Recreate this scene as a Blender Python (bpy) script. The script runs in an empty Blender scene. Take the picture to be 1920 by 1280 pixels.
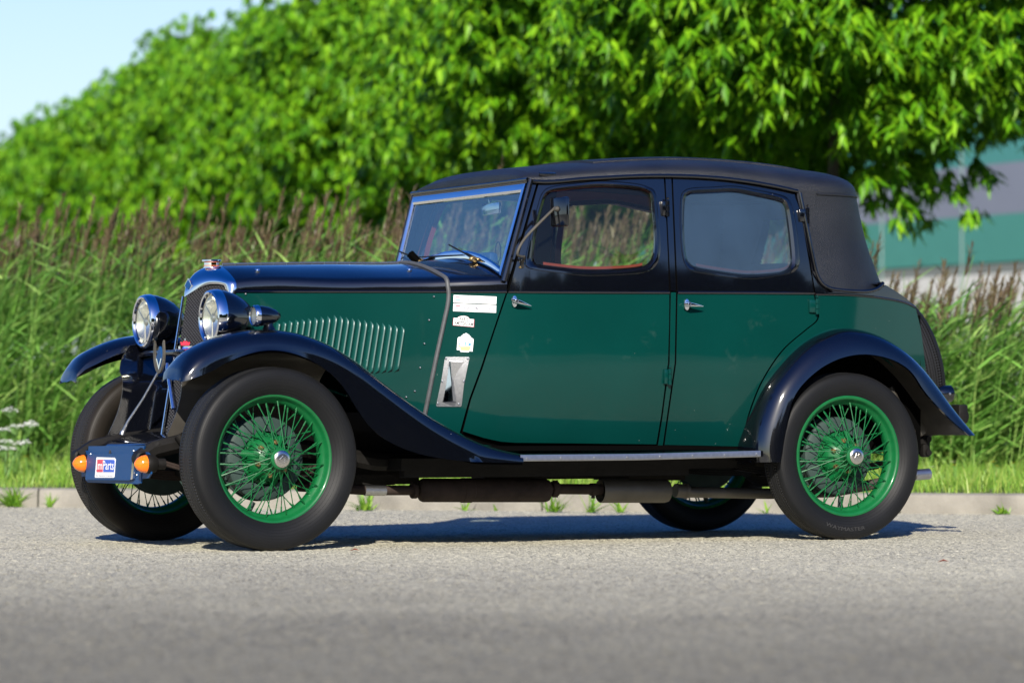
import bpy, bmesh, math, random
import numpy as np
from mathutils import Vector, Matrix
from mathutils.geometry import delaunay_2d_cdt
R = math.radians
rng = np.random.default_rng(7)
random.seed(7)
scene = bpy.context.scene
COL = scene.collection

# ---------------------------------------------------------------- camera, sky, sun, exposure
CAM_H, PITCH = .55869, .018822
cd = bpy.data.cameras.new('camera'); cam = bpy.data.objects.new('camera', cd); COL.objects.link(cam)
cam.location = (0, 0, CAM_H); cam.rotation_euler = (math.pi/2 + PITCH, 0, 0)
cd.sensor_width = 36; cd.sensor_fit = 'HORIZONTAL'; cd.lens = 6853.4/1920*36
cd.clip_start = .1; cd.clip_end = 3000
cd.dof.use_dof = True; cd.dof.focus_distance = 15.3; cd.dof.aperture_fstop = 3.0; cd.dof.aperture_blades = 9
scene.camera = cam
SUN_EL, SUN_AZ = R(28), R(4)          # sun stands behind the camera; AZ = drift of the shadows to the right
sd = Vector((math.sin(SUN_AZ)*math.cos(SUN_EL), math.cos(SUN_AZ)*math.cos(SUN_EL), -math.sin(SUN_EL)))
ld = bpy.data.lights.new('sun', 'SUN'); sun = bpy.data.objects.new('sun', ld); COL.objects.link(sun)
ld.energy = 5.0; ld.angle = R(.55); ld.color = (1, .93, .82)
sun.rotation_euler = sd.to_track_quat('-Z', 'Y').to_euler(); sun.location = (0, -5, 20)
w = bpy.data.worlds.new('World'); scene.world = w; w.use_nodes = True
wn = w.node_tree.nodes; wl = w.node_tree.links
sky = wn.new('ShaderNodeTexSky'); sky.sky_type = 'NISHITA'; sky.sun_disc = False
sky.sun_elevation = SUN_EL; sky.sun_rotation = R(180) + SUN_AZ
sky.air_density = 1.0; sky.dust_density = .5; sky.ozone_density = 2.2
wn['Background'].inputs['Strength'].default_value = .095
hsv = wn.new('ShaderNodeHueSaturation'); hsv.inputs['Saturation'].default_value = 1.42; hsv.inputs['Hue'].default_value = .522      # the photograph's saturated grade of the sky
wl.new(sky.outputs[0], hsv.inputs['Color'])
wt = wn.new('ShaderNodeTexCoord'); wsx = wn.new('ShaderNodeSeparateXYZ'); wl.new(wt.outputs['Generated'], wsx.inputs[0])
wr = wn.new('ShaderNodeMapRange'); wr.interpolation_type = 'SMOOTHSTEP'; wr.inputs[1].default_value = 0; wr.inputs[2].default_value = .30; wr.inputs[3].default_value = .75; wr.inputs[4].default_value = 0; wl.new(wsx.outputs[2], wr.inputs[0])
wm = wn.new('ShaderNodeMix'); wm.data_type = 'RGBA'; wm.inputs[7].default_value = (4.5, 5.4, 6.1, 1)       # pale summer haze low in the sky
wl.new(wr.outputs[0], wm.inputs[0]); wl.new(hsv.outputs[0], wm.inputs[6]); wl.new(wm.outputs[2], wn['Background'].inputs['Color'])
vs = scene.view_settings
vs.view_transform = 'Standard'; vs.look = 'None'; vs.exposure = .74; vs.gamma = 1; vs.use_curve_mapping = False

# ---------------------------------------------------------------- survey of the car against the lens
# car frame: x towards the tail from the front axle, y away from the viewer's side, z up
F, TH, X0, Z0, H, PIT = 6853.4, .4710, -1.2610, 15.2044, CAM_H, PITCH
CT, ST = math.cos(TH), math.sin(TH); CP, SP = math.cos(PIT), math.sin(PIT)
def to_car(X, Y, Z): return ((X-X0)*CT+(Y-Z0)*ST, -(X-X0)*ST+(Y-Z0)*CT, Z)
OC = to_car(0, 0, H)
def ray_w(px, py):
    u = (px-960)/F; v = (640-py)/F
    return (u, CP-v*SP, SP+v*CP)
def ray(px, py):
    d = ray_w(px, py)
    return (d[0]*CT+d[1]*ST, -d[0]*ST+d[1]*CT, d[2])
def U(px, py, y=0., axis=1):
    d = ray(px, py); t = (y-OC[axis])/d[axis]
    return tuple(OC[i]+t*d[i] for i in range(3))
def W(px, py, Y):                       # world point at depth Y
    d = ray_w(px, py); t = Y/d[1]
    return (d[0]*t, Y, H+d[2]*t)

def crv(xs, ys):                        # smooth interpolation (cubic Hermite)
    xs = list(xs); ys = list(ys); n = len(xs); m = []
    for i in range(n):
        if i == 0: m.append((ys[1]-ys[0])/(xs[1]-xs[0]))
        elif i == n-1: m.append((ys[-1]-ys[-2])/(xs[-1]-xs[-2]))
        else:
            a = (ys[i]-ys[i-1])/(xs[i]-xs[i-1]); b = (ys[i+1]-ys[i])/(xs[i+1]-xs[i])
            h0 = xs[i]-xs[i-1]; h1 = xs[i+1]-xs[i]
            m.append((a*h1+b*h0)/(h0+h1))
    def f(x):
        if x <= xs[0]: return ys[0]+m[0]*(x-xs[0])
        if x >= xs[-1]: return ys[-1]+m[-1]*(x-xs[-1])
        i = 0
        while xs[i+1] < x: i += 1
        h = xs[i+1]-xs[i]; t = (x-xs[i])/h
        return (ys[i]*(2*t**3-3*t**2+1)+h*m[i]*(t**3-2*t**2+t)+ys[i+1]*(3*t**2-2*t**3)+h*m[i+1]*(t**3-t**2))
    return f
hwb = crv([-.15, .02, .3, .6, .88, 1.0, 1.12, 1.3, 1.55, 1.85, 2.3, 2.6, 2.9, 3.17, 3.4],
          [.185, .21, .275, .35, .445, .50, .545, .582, .61, .632, .64, .625, .575, .50, .42])
def sstep(a, b, x):
    t = min(1, max(0, (x-a)/(b-a))); return t*t*(3-2*t)
def hw(x, z):
    g = .25+.75*sstep(.5, 1.15, x); t = 0
    if z > 1.05: t = -.062*((z-1.05)/.5)**1.4
    if z < .8: t = -.105*((.8-z)/.39)**2
    return hwb(x)+t*g
def S(px, py, off=0.):
    y = -.55
    for _ in range(14):
        x, _y, z = U(px, py, y); y = -(hw(x, z)+off)
    return U(px, py, y)

# ---------------------------------------------------------------- object helpers
def tag(o, label=None, cat=None, group=None, kind=None):
    for k, v in (('label', label), ('category', cat), ('group', group), ('kind', kind)):
        if v: o[k] = v
    return o
def empty(name, loc, rz=0, label=None, cat=None, group=None):
    o = bpy.data.objects.new(name, None); COL.objects.link(o); o.empty_display_size = .2
    o.location = loc; o.rotation_euler = (0, 0, rz); return tag(o, label, cat, group)
class MB:
    def __init__(s): s.v = []; s.f = []; s.m = []; s.uv = {}
    def add(s, vs, fs, mi=0):
        b = len(s.v); s.v += [tuple(p) for p in vs]
        for f in fs: s.f.append(tuple(b+i for i in f)); s.m.append(mi)
        return b
    def grid(s, rows, mi=0, closed=False, flip=False, uv=None):
        n = len(rows[0]); fs = []
        for i in range(len(rows)-1):
            for j in range(n if closed else n-1):
                k = (j+1) % n; q = (i*n+j, i*n+k, (i+1)*n+k, (i+1)*n+j)
                fs.append(q[::-1] if flip else q)
        b0 = len(s.f)
        s.add([p for r in rows for p in r], fs, mi)
        if uv:
            for t in range(len(fs)):
                i, j = divmod(t, n if closed else n-1)
                q = [(i, j), (i, j+1), (i+1, j+1), (i+1, j)]
                if flip: q = q[::-1]
                s.uv[b0+t] = [(c/(n if closed else n-1)*uv[0], r/(len(rows)-1)*uv[1]) for r, c in q]
    def box(s, c, d, mi=0, mat=None, bev=0):
        x, y, z = (k/2 for k in d)
        if bev:
            vs = []; b = bev
            pts = []
            for sz in (-1, 1):
                for (ax, ay) in ((-1, -1), (1, -1), (1, 1), (-1, 1)):
                    pts.append((ax, ay, sz))
            bm = bmesh.new(); bmesh.ops.create_cube(bm, size=1)
            for q in bm.verts: q.co = Vector((q.co.x*d[0], q.co.y*d[1], q.co.z*d[2]))
            bmesh.ops.bevel(bm, geom=list(bm.edges), offset=b, segments=2, affect='EDGES', profile=.5)
            bm.verts.index_update()
            vs = [q.co.copy() for q in bm.verts]; fs = [[q.index for q in f.verts] for f in bm.faces]; bm.free()
        else:
            vs = [Vector(p) for p in ((-x,-y,-z),(x,-y,-z),(x,y,-z),(-x,y,-z),(-x,-y,z),(x,-y,z),(x,y,z),(-x,y,z))]
            fs = [(0,3,2,1),(4,5,6,7),(0,1,5,4),(1,2,6,5),(2,3,7,6),(3,0,4,7)]
        if mat is not None: vs = [mat @ p for p in vs]
        s.add([(p[0]+c[0], p[1]+c[1], p[2]+c[2]) for p in vs], fs, mi)
    def tube(s, path, r, n=8, mi=0, cap=True, flat=None):
        P = [Vector(p) for p in path]; rows = []; up = Vector((.13, .27, 1)).normalized(); N = None
        for i, p in enumerate(P):
            d = (P[min(i+1, len(P)-1)]-P[max(i-1, 0)]).normalized()
            if N is None: N = d.cross(up).normalized() if abs(d.dot(up)) < .97 else d.cross(Vector((1, 0, 0))).normalized()
            N = (N-d*N.dot(d)).normalized(); B = d.cross(N)
            rr = r[i] if isinstance(r, (list, tuple)) else r
            rows.append([p+(N*math.cos(2*math.pi*k/n)+B*math.sin(2*math.pi*k/n))*rr for k in range(n)])
        s.grid(rows, mi, closed=True)
        if cap:
            for rw, fl in ((rows[0], 1), (rows[-1], 0)):
                s.add(rw, [tuple(range(n))[::-1] if not fl else tuple(range(n))], mi)
    def lathe(s, prof, o=(0,0,0), ax=(0,0,1), n=32, mi=0, uv=None):
        a = Vector(ax).normalized(); e = a.orthogonal().normalized(); g = a.cross(e); o = Vector(o); rows = []
        for r, h in prof:
            rows.append([o+a*h+(e*math.cos(2*math.pi*k/n)+g*math.sin(2*math.pi*k/n))*max(r, 1e-5) for k in range(n)])
        s.grid(rows, mi, closed=True, uv=uv)
    def strip(s, path, off_a, off_b, mi=0): ...
    def mirror(s):
        o = MB(); o.v = [(x, -y, z) for x, y, z in s.v]; o.f = [f[::-1] for f in s.f]; o.m = list(s.m)
        o.uv = {k: u[::-1] for k, u in s.uv.items()}; return o
    def join(s, o):
        b = len(s.v); nf = len(s.f); s.v += o.v; s.f += [tuple(b+i for i in f) for f in o.f]; s.m += o.m
        for k, u in o.uv.items(): s.uv[nf+k] = u
    def build(s, name, mats, parent=None, smooth=True, ang=38):
        me = bpy.data.meshes.new(name); me.from_pydata(s.v, [], s.f)
        for m in (mats if isinstance(mats, (list, tuple)) else [mats]): me.materials.append(m)
        me.polygons.foreach_set('material_index', s.m)
        if s.uv:
            L = me.uv_layers.new(name='uv')
            for k, u in s.uv.items():
                for li, c in zip(me.polygons[k].loop_indices, u): L.data[li].uv = c
        me.validate(); me.update()
        if smooth:
            me.polygons.foreach_set('use_smooth', [True]*len(me.polygons)); me.set_sharp_from_angle(angle=R(ang))
        o = bpy.data.objects.new(name, me); COL.objects.link(o)
        if parent: o.parent = parent
        return o
def spl(P, n=6, closed=False):           # Catmull-Rom through 2-D or 3-D points
    P = [np.array(p, float) for p in P]; N = len(P); out = []
    for i in range(N if closed else N-1):
        g = (lambda k: P[k % N]) if closed else (lambda k: P[min(max(k, 0), N-1)])
        a, b, c, d = g(i-1), g(i), g(i+1), g(i+2)
        for k in range(n):
            t = k/n
            out.append(tuple(.5*(2*b+(c-a)*t+(2*a-5*b+4*c-d)*t*t+(3*b-a-3*c+d)*t**3)))
    if not closed: out.append(tuple(P[-1]))
    return out
def resample(P, step=None, n=None, closed=False):
    Q = [np.array(p, float) for p in P]
    if closed: Q = Q+[Q[0]]
    L = [0]
    for a, b in zip(Q, Q[1:]): L.append(L[-1]+np.linalg.norm(b-a))
    if n is None: n = max(2, int(round(L[-1]/step))+(0 if closed else 1))
    out = []
    ts = [L[-1]*k/n for k in range(n)] if closed else [L[-1]*k/(n-1) for k in range(n)]
    i = 0
    for t in ts:
        while i < len(L)-2 and L[i+1] < t: i += 1
        h = L[i+1]-L[i]; out.append(tuple(Q[i]+(Q[i+1]-Q[i])*((t-L[i])/h if h > 1e-9 else 0)))
    return out
def keepres(P, step):                     # resample each edge, corners kept
    out = []; N = len(P)
    for i in range(N):
        a = np.array(P[i], float); b = np.array(P[(i+1) % N], float); k = max(1, int(round(np.linalg.norm(b-a)/step)))
        for j in range(k): out.append(tuple(a+(b-a)*j/k))
    return out
def inside(p, P):
    x, y = p; c = False; j = len(P)-1
    for i in range(len(P)):
        if (P[i][1] > y) != (P[j][1] > y) and x < (P[j][0]-P[i][0])*(y-P[i][1])/(P[j][1]-P[i][1])+P[i][0]: c = not c
        j = i
    return c
def panel(mb, outline, holes=(), mi=0, surf=S, off=0., th=.02, step=13, back=None, edge_mi=None):
    loops = [keepres(outline, step)]+[keepres(h, step) for h in holes]
    pts = []; edges = []
    for L in loops:
        b = len(pts); pts += L; edges += [(b+i, b+(i+1) % len(L)) for i in range(len(L))]
    arr = np.array(pts)
    x0, y0 = arr.min(0); x1, y1 = arr.max(0)
    yy = y0+step*.5; k = 0
    extra = []
    while yy < y1:
        xx = x0+(step*.5 if k % 2 else step*.1)
        while xx < x1:
            p = (xx, yy)
            if inside(p, loops[0]) and not any(inside(p, h) for h in loops[1:]) and np.min(np.hypot(arr[:, 0]-xx, arr[:, 1]-yy)) > step*.62: extra.append(p)
            xx += step
        yy += step*.87; k += 1
    res = delaunay_2d_cdt([Vector(p) for p in pts+extra], edges, [], 0, 1e-4)
    V2 = [tuple(v) for v in res[0]]
    tri = []
    for f in res[2]:
        c = (sum(V2[i][0] for i in f)/len(f), sum(V2[i][1] for i in f)/len(f))
        if inside(c, loops[0]) and not any(inside(c, h) for h in loops[1:]): tri.append(tuple(f))
    V3 = [surf(p[0], p[1], off) for p in V2]
    def orient(f, V, sgn):
        a, b, c = (Vector(V[i]) for i in f[:3]); n = (b-a).cross(c-a)
        return f if n.y*sgn < 0 else f[::-1]
    mb.add(V3, [orient(f, V3, 1) for f in tri], mi)
    VB = [surf(p[0], p[1], off-th) for p in V2] if th else None
    if th:
        from collections import Counter
        cnt = Counter()
        for f in tri:
            g = orient(f, V3, 1)
            for i in range(len(g)): cnt[(g[i], g[(i+1) % len(g)])] += 1
        for (a, b) in list(cnt):
            if (b, a) not in cnt: mb.add([V3[a], V3[b], VB[b], VB[a]], [(3, 2, 1, 0)], mi if edge_mi is None else edge_mi)
    if back is not None: mb.add(VB, [orient(f, VB, -1) for f in tri], back)
def polar(P, n, c):                       # n samples of a closed loop at even angles around c
    P = keepres(P, 1.5); A = np.array([math.atan2(p[1]-c[1], p[0]-c[0]) for p in P]); out = []
    for k in range(n):
        a = -math.pi+2*math.pi*k/n; d = np.abs((A-a+math.pi) % (2*math.pi)-math.pi); out.append(P[int(d.argmin())])
    return out
def ring(mb, O, I, levels, mi=0, surf=S, n=96):
    c = np.mean(np.array(keepres(I, 6)), 0); a = polar(O, n, c); b = polar(I, n, c)
    rows = [[surf(p[0]+(q[0]-p[0])*t, p[1]+(q[1]-p[1])*t, o) for p, q in zip(a, b)] for t, o in levels]
    mb.grid(rows, mi, closed=True, flip=True)

# ---------------------------------------------------------------- materials
def new_mat(name):
    m = bpy.data.materials.new(name); m.use_nodes = True
    return m, m.node_tree.nodes, m.node_tree.links, m.node_tree.nodes['Principled BSDF']
def P(name, col, rough=.5, metal=0., coat=0., coat_r=.05, spec=.5, nscale=0, namp=.0, bump=0., bscale=50, **kw):
    m, n, l, b = new_mat(name)
    b.inputs['Base Color'].default_value = (*col, 1); b.inputs['Roughness'].default_value = rough
    b.inputs['Metallic'].default_value = metal; b.inputs['Coat Weight'].default_value = coat
    b.inputs['Coat Roughness'].default_value = coat_r; b.inputs['Specular IOR Level'].default_value = spec
    for k, v in kw.items(): b.inputs[k].default_value = v
    if nscale or bump: tc = n.new('ShaderNodeTexCoord')
    if nscale:
        t = n.new('ShaderNodeTexNoise'); t.inputs['Scale'].default_value = nscale; t.inputs['Detail'].default_value = 6
        l.new(tc.outputs['Object'], t.inputs['Vector'])
        mx = n.new('ShaderNodeMix'); mx.data_type = 'RGBA'
        mx.inputs[6].default_value = (*[c*(1-namp) for c in col], 1); mx.inputs[7].default_value = (*[min(1, c*(1+namp)) for c in col], 1)
        l.new(t.outputs['Fac'], mx.inputs[0]); l.new(mx.outputs[2], b.inputs['Base Color'])
    if bump:
        t2 = n.new('ShaderNodeTexNoise'); t2.inputs['Scale'].default_value = bscale; t2.inputs['Detail'].default_value = 4
        l.new(tc.outputs['Object'], t2.inputs['Vector'])
        bp = n.new('ShaderNodeBump'); bp.inputs['Strength'].default_value = bump; bp.inputs['Distance'].default_value = .01
        l.new(t2.outputs['Fac'], bp.inputs['Height']); l.new(bp.outputs[0], b.inputs['Normal'])
    return m
def paint(name, col, ior=1.4, chip=(.55, .55, .5), dust=(.25, .3, .27), chips=.0, coat_r=.06, wav=.05, rough=.35):
    """old gloss paint: slight hue drift, polished coat with wavy panels, small chips and dusty rubbed patches"""
    m, n, l, b = new_mat(name)
    tc = n.new('ShaderNodeTexCoord')
    t = n.new('ShaderNodeTexNoise'); t.inputs['Scale'].default_value = 3; t.inputs['Detail'].default_value = 8; l.new(tc.outputs['Object'], t.inputs['Vector'])
    mx = n.new('ShaderNodeMix'); mx.data_type = 'RGBA'
    mx.inputs[6].default_value = (*[c*.82 for c in col], 1); mx.inputs[7].default_value = (*[c*1.18 for c in col], 1)
    l.new(t.outputs['Fac'], mx.inputs[0])
    # dusty rubbed patches
    t3 = n.new('ShaderNodeTexNoise'); t3.inputs['Scale'].default_value = 5.5; t3.inputs['Detail'].default_value = 10; t3.inputs['Roughness'].default_value = .7
    l.new(tc.outputs['Object'], t3.inputs['Vector'])
    r3 = n.new('ShaderNodeMapRange'); r3.inputs[1].default_value = .62; r3.inputs[2].default_value = .85; r3.inputs[4].default_value = .09; l.new(t3.outputs['Fac'], r3.inputs[0])
    m3 = n.new('ShaderNodeMix'); m3.data_type = 'RGBA'; m3.inputs[7].default_value = (*dust, 1)
    l.new(r3.outputs[0], m3.inputs[0]); l.new(mx.outputs[2], m3.inputs[6])
    # chips
    v = n.new('ShaderNodeTexVoronoi'); v.inputs['Scale'].default_value = 26; l.new(tc.outputs['Object'], v.inputs['Vector'])
    r4 = n.new('ShaderNodeMath'); r4.operation = 'LESS_THAN'; r4.inputs[1].default_value = .024+chips; l.new(v.outputs['Distance'], r4.inputs[0])
    t5 = n.new('ShaderNodeTexNoise'); t5.inputs['Scale'].default_value = 2.3; l.new(tc.outputs['Object'], t5.inputs['Vector'])
    r5 = n.new('ShaderNodeMath'); r5.operation = 'GREATER_THAN'; r5.inputs[1].default_value = .55; l.new(t5.outputs['Fac'], r5.inputs[0])
    r6 = n.new('ShaderNodeMath'); r6.operation = 'MULTIPLY'; l.new(r4.outputs[0], r6.inputs[0]); l.new(r5.outputs[0], r6.inputs[1])
    m4 = n.new('ShaderNodeMix'); m4.data_type = 'RGBA'; m4.inputs[7].default_value = (*chip, 1)
    l.new(r6.outputs[0], m4.inputs[0]); l.new(m3.outputs[2], m4.inputs[6]); l.new(m4.outputs[2], b.inputs['Base Color'])
    b.inputs['Roughness'].default_value = rough; b.inputs['Specular IOR Level'].default_value = .04; b.inputs['Coat Weight'].default_value = 1; b.inputs['Coat IOR'].default_value = ior
    rr = n.new('ShaderNodeMapRange'); rr.inputs[3].default_value = coat_r; rr.inputs[4].default_value = coat_r+.12; l.new(r3.outputs[0], rr.inputs[0]); rr.inputs[2].default_value = .22
    l.new(rr.outputs[0], b.inputs['Coat Roughness'])
    t2 = n.new('ShaderNodeTexNoise'); t2.inputs['Scale'].default_value = 2.2; t2.inputs['Detail'].default_value = 2; l.new(tc.outputs['Object'], t2.inputs['Vector'])
    bp = n.new('ShaderNodeBump'); bp.inputs['Strength'].default_value = wav; bp.inputs['Distance'].default_value = .05
    l.new(t2.outputs['Fac'], bp.inputs['Height']); l.new(bp.outputs[0], b.inputs['Normal']); l.new(bp.outputs[0], b.inputs['Coat Normal'])
    return m
M = {}
M['green'] = paint('green_coach_paint', (.0008, .031, .0265), wav=.06)
M['louvre'] = paint('sky_lit_louvre_green', (.0022, .060, .050), coat_r=.42, wav=.02, ior=1.7)  # body green lightened: the sky's sheen on the louvres is put into the colour
M['black'] = paint('black_coach_paint', (.0013, .0017, .0034), ior=1.85, chip=(.5, .48, .45), dust=(.05, .05, .055), coat_r=.07, wav=.05)
M['wheel'] = P('green_wheel_enamel', (.002, .092, .024), .45, coat=.3, coat_r=.15, spec=.3, nscale=30, namp=.25)
M['chrome'] = P('chrome', (.82, .84, .88), .07, 1, nscale=20, namp=.06)
M['satin'] = P('satin_nickel', (.60, .59, .56), .24, 1, nscale=40, namp=.12)
M['alu'] = P('dull_aluminium', (.42, .43, .45), .38, 1, nscale=60, namp=.25, bump=.08, bscale=200)
M['rubberseal'] = P('seal_rubber', (.055, .058, .062), .6, nscale=40, namp=.4)
M['worn'] = P('worn_panel_edge', (.16, .17, .16), .5, nscale=25, namp=.95)
M['lead'] = P('red_leather', (.16, .03, .018), .5, nscale=20, namp=.3)
M['lining'] = P('grey_lining', (.09, .10, .12), .85, nscale=8, namp=.2)
M['chassis'] = P('dusty_black_chassis', (.006, .0055, .005), .6, spec=.2, nscale=12, namp=.7, bump=.15, bscale=60)
M['dusty'] = P('dust_covered_black', (.035, .031, .025), .5, coat=.3, coat_r=.25, nscale=14, namp=.6)
M['rust'] = P('rusty_exhaust', (.026, .018, .015), .75, 0, spec=.2, nscale=14, namp=.7, bump=.2, bscale=60)
M['steel'] = P('weathered_steel', (.10, .092, .078), .5, .55, nscale=9, namp=.45, bump=.1, bscale=80)
M['brass'] = P('tarnished_brass', (.35, .24, .10), .4, .8, nscale=60, namp=.5)
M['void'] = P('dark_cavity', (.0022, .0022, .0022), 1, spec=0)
M['white'] = P('white_vinyl', (.80, .80, .80), .4)
M['red'] = P('red_vinyl', (.62, .03, .06), .4)
M['pink'] = P('rose_red_vinyl', (.56, .05, .09), .4)
M['blue'] = P('blue_vinyl', (.03, .10, .52), .4)
M['sky'] = P('sky_blue_vinyl', (.05, .22, .62), .4)
M['lime'] = P('lime_vinyl', (.42, .66, .18), .4)
M['ink'] = P('ink', (.03, .03, .035), .5)
M['grey_ink'] = P('faint_pen', (.17, .18, .22), .5)
M['plate'] = P('navy_plate', (.005, .046, .150), .5, coat=.15, coat_r=.2, spec=.2)
M['drum'] = P('drum_green_grey', (.026, .045, .040), .6, spec=.2, nscale=18, namp=.5)
M['orange_rubber'] = P('orange_gasket', (.45, .10, .03), .5)
def glass(name, tint=(1, 1, 1), haze=0., hcol=(.1, .12, .15), rough=0., refl=.05):
    m, n, l, b = new_mat(name); n.remove(b)
    out = n['Material Output']
    tr = n.new('ShaderNodeBsdfTransparent'); tr.inputs[0].default_value = (*tint, 1)
    df = n.new('ShaderNodeBsdfDiffuse'); df.inputs[0].default_value = (*hcol, 1)
    gl = n.new('ShaderNodeBsdfGlossy'); gl.inputs['Roughness'].default_value = rough
    lw = n.new('ShaderNodeLayerWeight'); lw.inputs[0].default_value = .5
    pw = n.new('ShaderNodeMath'); pw.operation = 'POWER'; pw.inputs[1].default_value = 4.2; l.new(lw.outputs['Facing'], pw.inputs[0])
    fr = n.new('ShaderNodeMath'); fr.operation = 'MULTIPLY_ADD'; fr.inputs[1].default_value = .9; fr.inputs[2].default_value = refl; l.new(pw.outputs[0], fr.inputs[0])
    a = n.new('ShaderNodeMixShader'); a.inputs[0].default_value = haze
    tc = n.new('ShaderNodeTexCoord'); t = n.new('ShaderNodeTexNoise'); t.inputs['Scale'].default_value = 6; t.inputs['Detail'].default_value = 6
    l.new(tc.outputs['Object'], t.inputs['Vector'])
    mr = n.new('ShaderNodeMapRange'); mr.inputs[3].default_value = haze*.7; mr.inputs[4].default_value = haze*1.3; l.new(t.outputs['Fac'], mr.inputs[0]); l.new(mr.outputs[0], a.inputs[0])
    c = n.new('ShaderNodeMixShader')
    l.new(tr.outputs[0], a.inputs[1]); l.new(df.outputs[0], a.inputs[2])
    l.new(fr.outputs[0], c.inputs[0]); l.new(a.outputs[0], c.inputs[1]); l.new(gl.outputs[0], c.inputs[2]); l.new(c.outputs[0], out.inputs[0])
    return m
M['glass'] = glass('window_glass', (.9, .95, .92), .012, (.25, .3, .3), refl=.035)
M['wsglass'] = glass('windscreen_glass', (.78, .88, .92), .13, (.16, .34, .52), refl=.13)
M['hazy'] = glass('hazy_window_glass', (.6, .64, .68), .34, (.060, .108, .175), refl=.05)
M['lamp'] = glass('lamp_glass', (.97, .97, .90), .06, (.6, .6, .45))
M['reflector'] = P('lamp_reflector', (.93, .93, .88), .22, 1)
m, n, l, b = new_mat('amber_plastic'); M['amber'] = m
b.inputs['Base Color'].default_value = (.78, .17, .004, 1); b.inputs['Roughness'].default_value = .12
b.inputs['Subsurface Weight'].default_value = .25; b.inputs['Subsurface Radius'].default_value = (.03, .01, .004); b.inputs['Coat Weight'].default_value = .6
# fabric hood: leather-grained cloth
m, n, l, b = new_mat('leathercloth'); M['fabric'] = m
tc = n.new('ShaderNodeTexCoord'); t = n.new('ShaderNodeTexNoise'); t.inputs['Scale'].default_value = 6; t.inputs['Detail'].default_value = 10; l.new(tc.outputs['Object'], t.inputs['Vector'])
cr = n.new('ShaderNodeValToRGB'); cr.color_ramp.elements[0].position = .3; cr.color_ramp.elements[1].position = .75
cr.color_ramp.elements[0].color = (.0036, .0048, .0080, 1); cr.color_ramp.elements[1].color = (.0110, .0128, .0175, 1)
l.new(t.outputs['Fac'], cr.inputs[0]); l.new(cr.outputs[0], b.inputs['Base Color']); b.inputs['Roughness'].default_value = .48
v = n.new('ShaderNodeTexVoronoi'); v.inputs['Scale'].default_value = 260; l.new(tc.outputs['Object'], v.inputs['Vector'])
bp = n.new('ShaderNodeBump'); bp.inputs['Strength'].default_value = .6; bp.inputs['Distance'].default_value = .003
l.new(v.outputs['Distance'], bp.inputs['Height']); l.new(bp.outputs[0], b.inputs['Normal'])
# tyre rubber with ribbed shoulder and tread, driven by the lathe's uv
def tyre_mat(name, col, rib=180, brick=False):
    m, n, l, b = new_mat(name)
    uv = n.new('ShaderNodeUVMap'); uv.uv_map = 'uv'; sp = n.new('ShaderNodeSeparateXYZ'); l.new(uv.outputs[0], sp.inputs[0])
    def mth(op, a, c=None):
        q = n.new('ShaderNodeMath'); q.operation = op
        for i, k in enumerate((a, c)):
            if k is None: continue
            if isinstance(k, (int, float)): q.inputs[i].default_value = k
            else: l.new(k, q.inputs[i])
        return q.outputs[0]
    u, v = sp.outputs[0], sp.outputs[1]
    d = mth('ABSOLUTE', mth('SUBTRACT', v, .5))                  # 0 = tread centre, .5 = bead
    saw = mth('SINE', mth('MULTIPLY', u, rib*2*math.pi))
    sh = mth('MULTIPLY', mth('GREATER_THAN', d, .125), mth('LESS_THAN', d, .215))
    tread = mth('LESS_THAN', d, .125)
    zig = mth('ADD', mth('MULTIPLY', v, 22*2*math.pi), mth('MULTIPLY', saw, 1.3))
    groove = mth('GREATER_THAN', saw, -.2)
    rings = mth('MULTIPLY', mth('GREATER_THAN', mth('SINE', mth('MULTIPLY', v, 300)), .97), mth('GREATER_THAN', d, .23))
    hgt = mth('ADD', mth('ADD', mth('MULTIPLY', sh, mth('MULTIPLY', saw, .5)), mth('MULTIPLY', tread, groove)), mth('MULTIPLY', rings, .35))
    bp = n.new('ShaderNodeBump'); bp.inputs['Strength'].default_value = .9; bp.inputs['Distance'].default_value = .004
    l.new(hgt, bp.inputs['Height']); l.new(bp.outputs[0], b.inputs['Normal'])
    tc = n.new('ShaderNodeTexCoord'); t = n.new('ShaderNodeTexNoise'); t.inputs['Scale'].default_value = 7; t.inputs['Detail'].default_value = 8; l.new(tc.outputs['Object'], t.inputs['Vector'])
    mx = n.new('ShaderNodeMix'); mx.data_type = 'RGBA'; mx.inputs[6].default_value = (*[c*.7 for c in col], 1); mx.inputs[7].default_value = (*[c*1.35 for c in col], 1)
    l.new(t.outputs['Fac'], mx.inputs[0])
    m2 = n.new('ShaderNodeMix'); m2.data_type = 'RGBA'; m2.inputs[7].default_value = (.0165, .017, .0182, 1)     # road dust worn into the tread
    l.new(mth('MULTIPLY', mth('LESS_THAN', d, .2), .55), m2.inputs[0]); l.new(mx.outputs[2], m2.inputs[6]); l.new(m2.outputs[2], b.inputs['Base Color'])
    b.inputs['Roughness'].default_value = .55; b.inputs['Specular IOR Level'].default_value = .22
    return m
M['tyre'] = tyre_mat('tyre_rubber', (.0060, .0064, .0073))
M['tyre_brown'] = tyre_mat('tyre_rubber_browned', (.014, .0115, .009))
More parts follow.
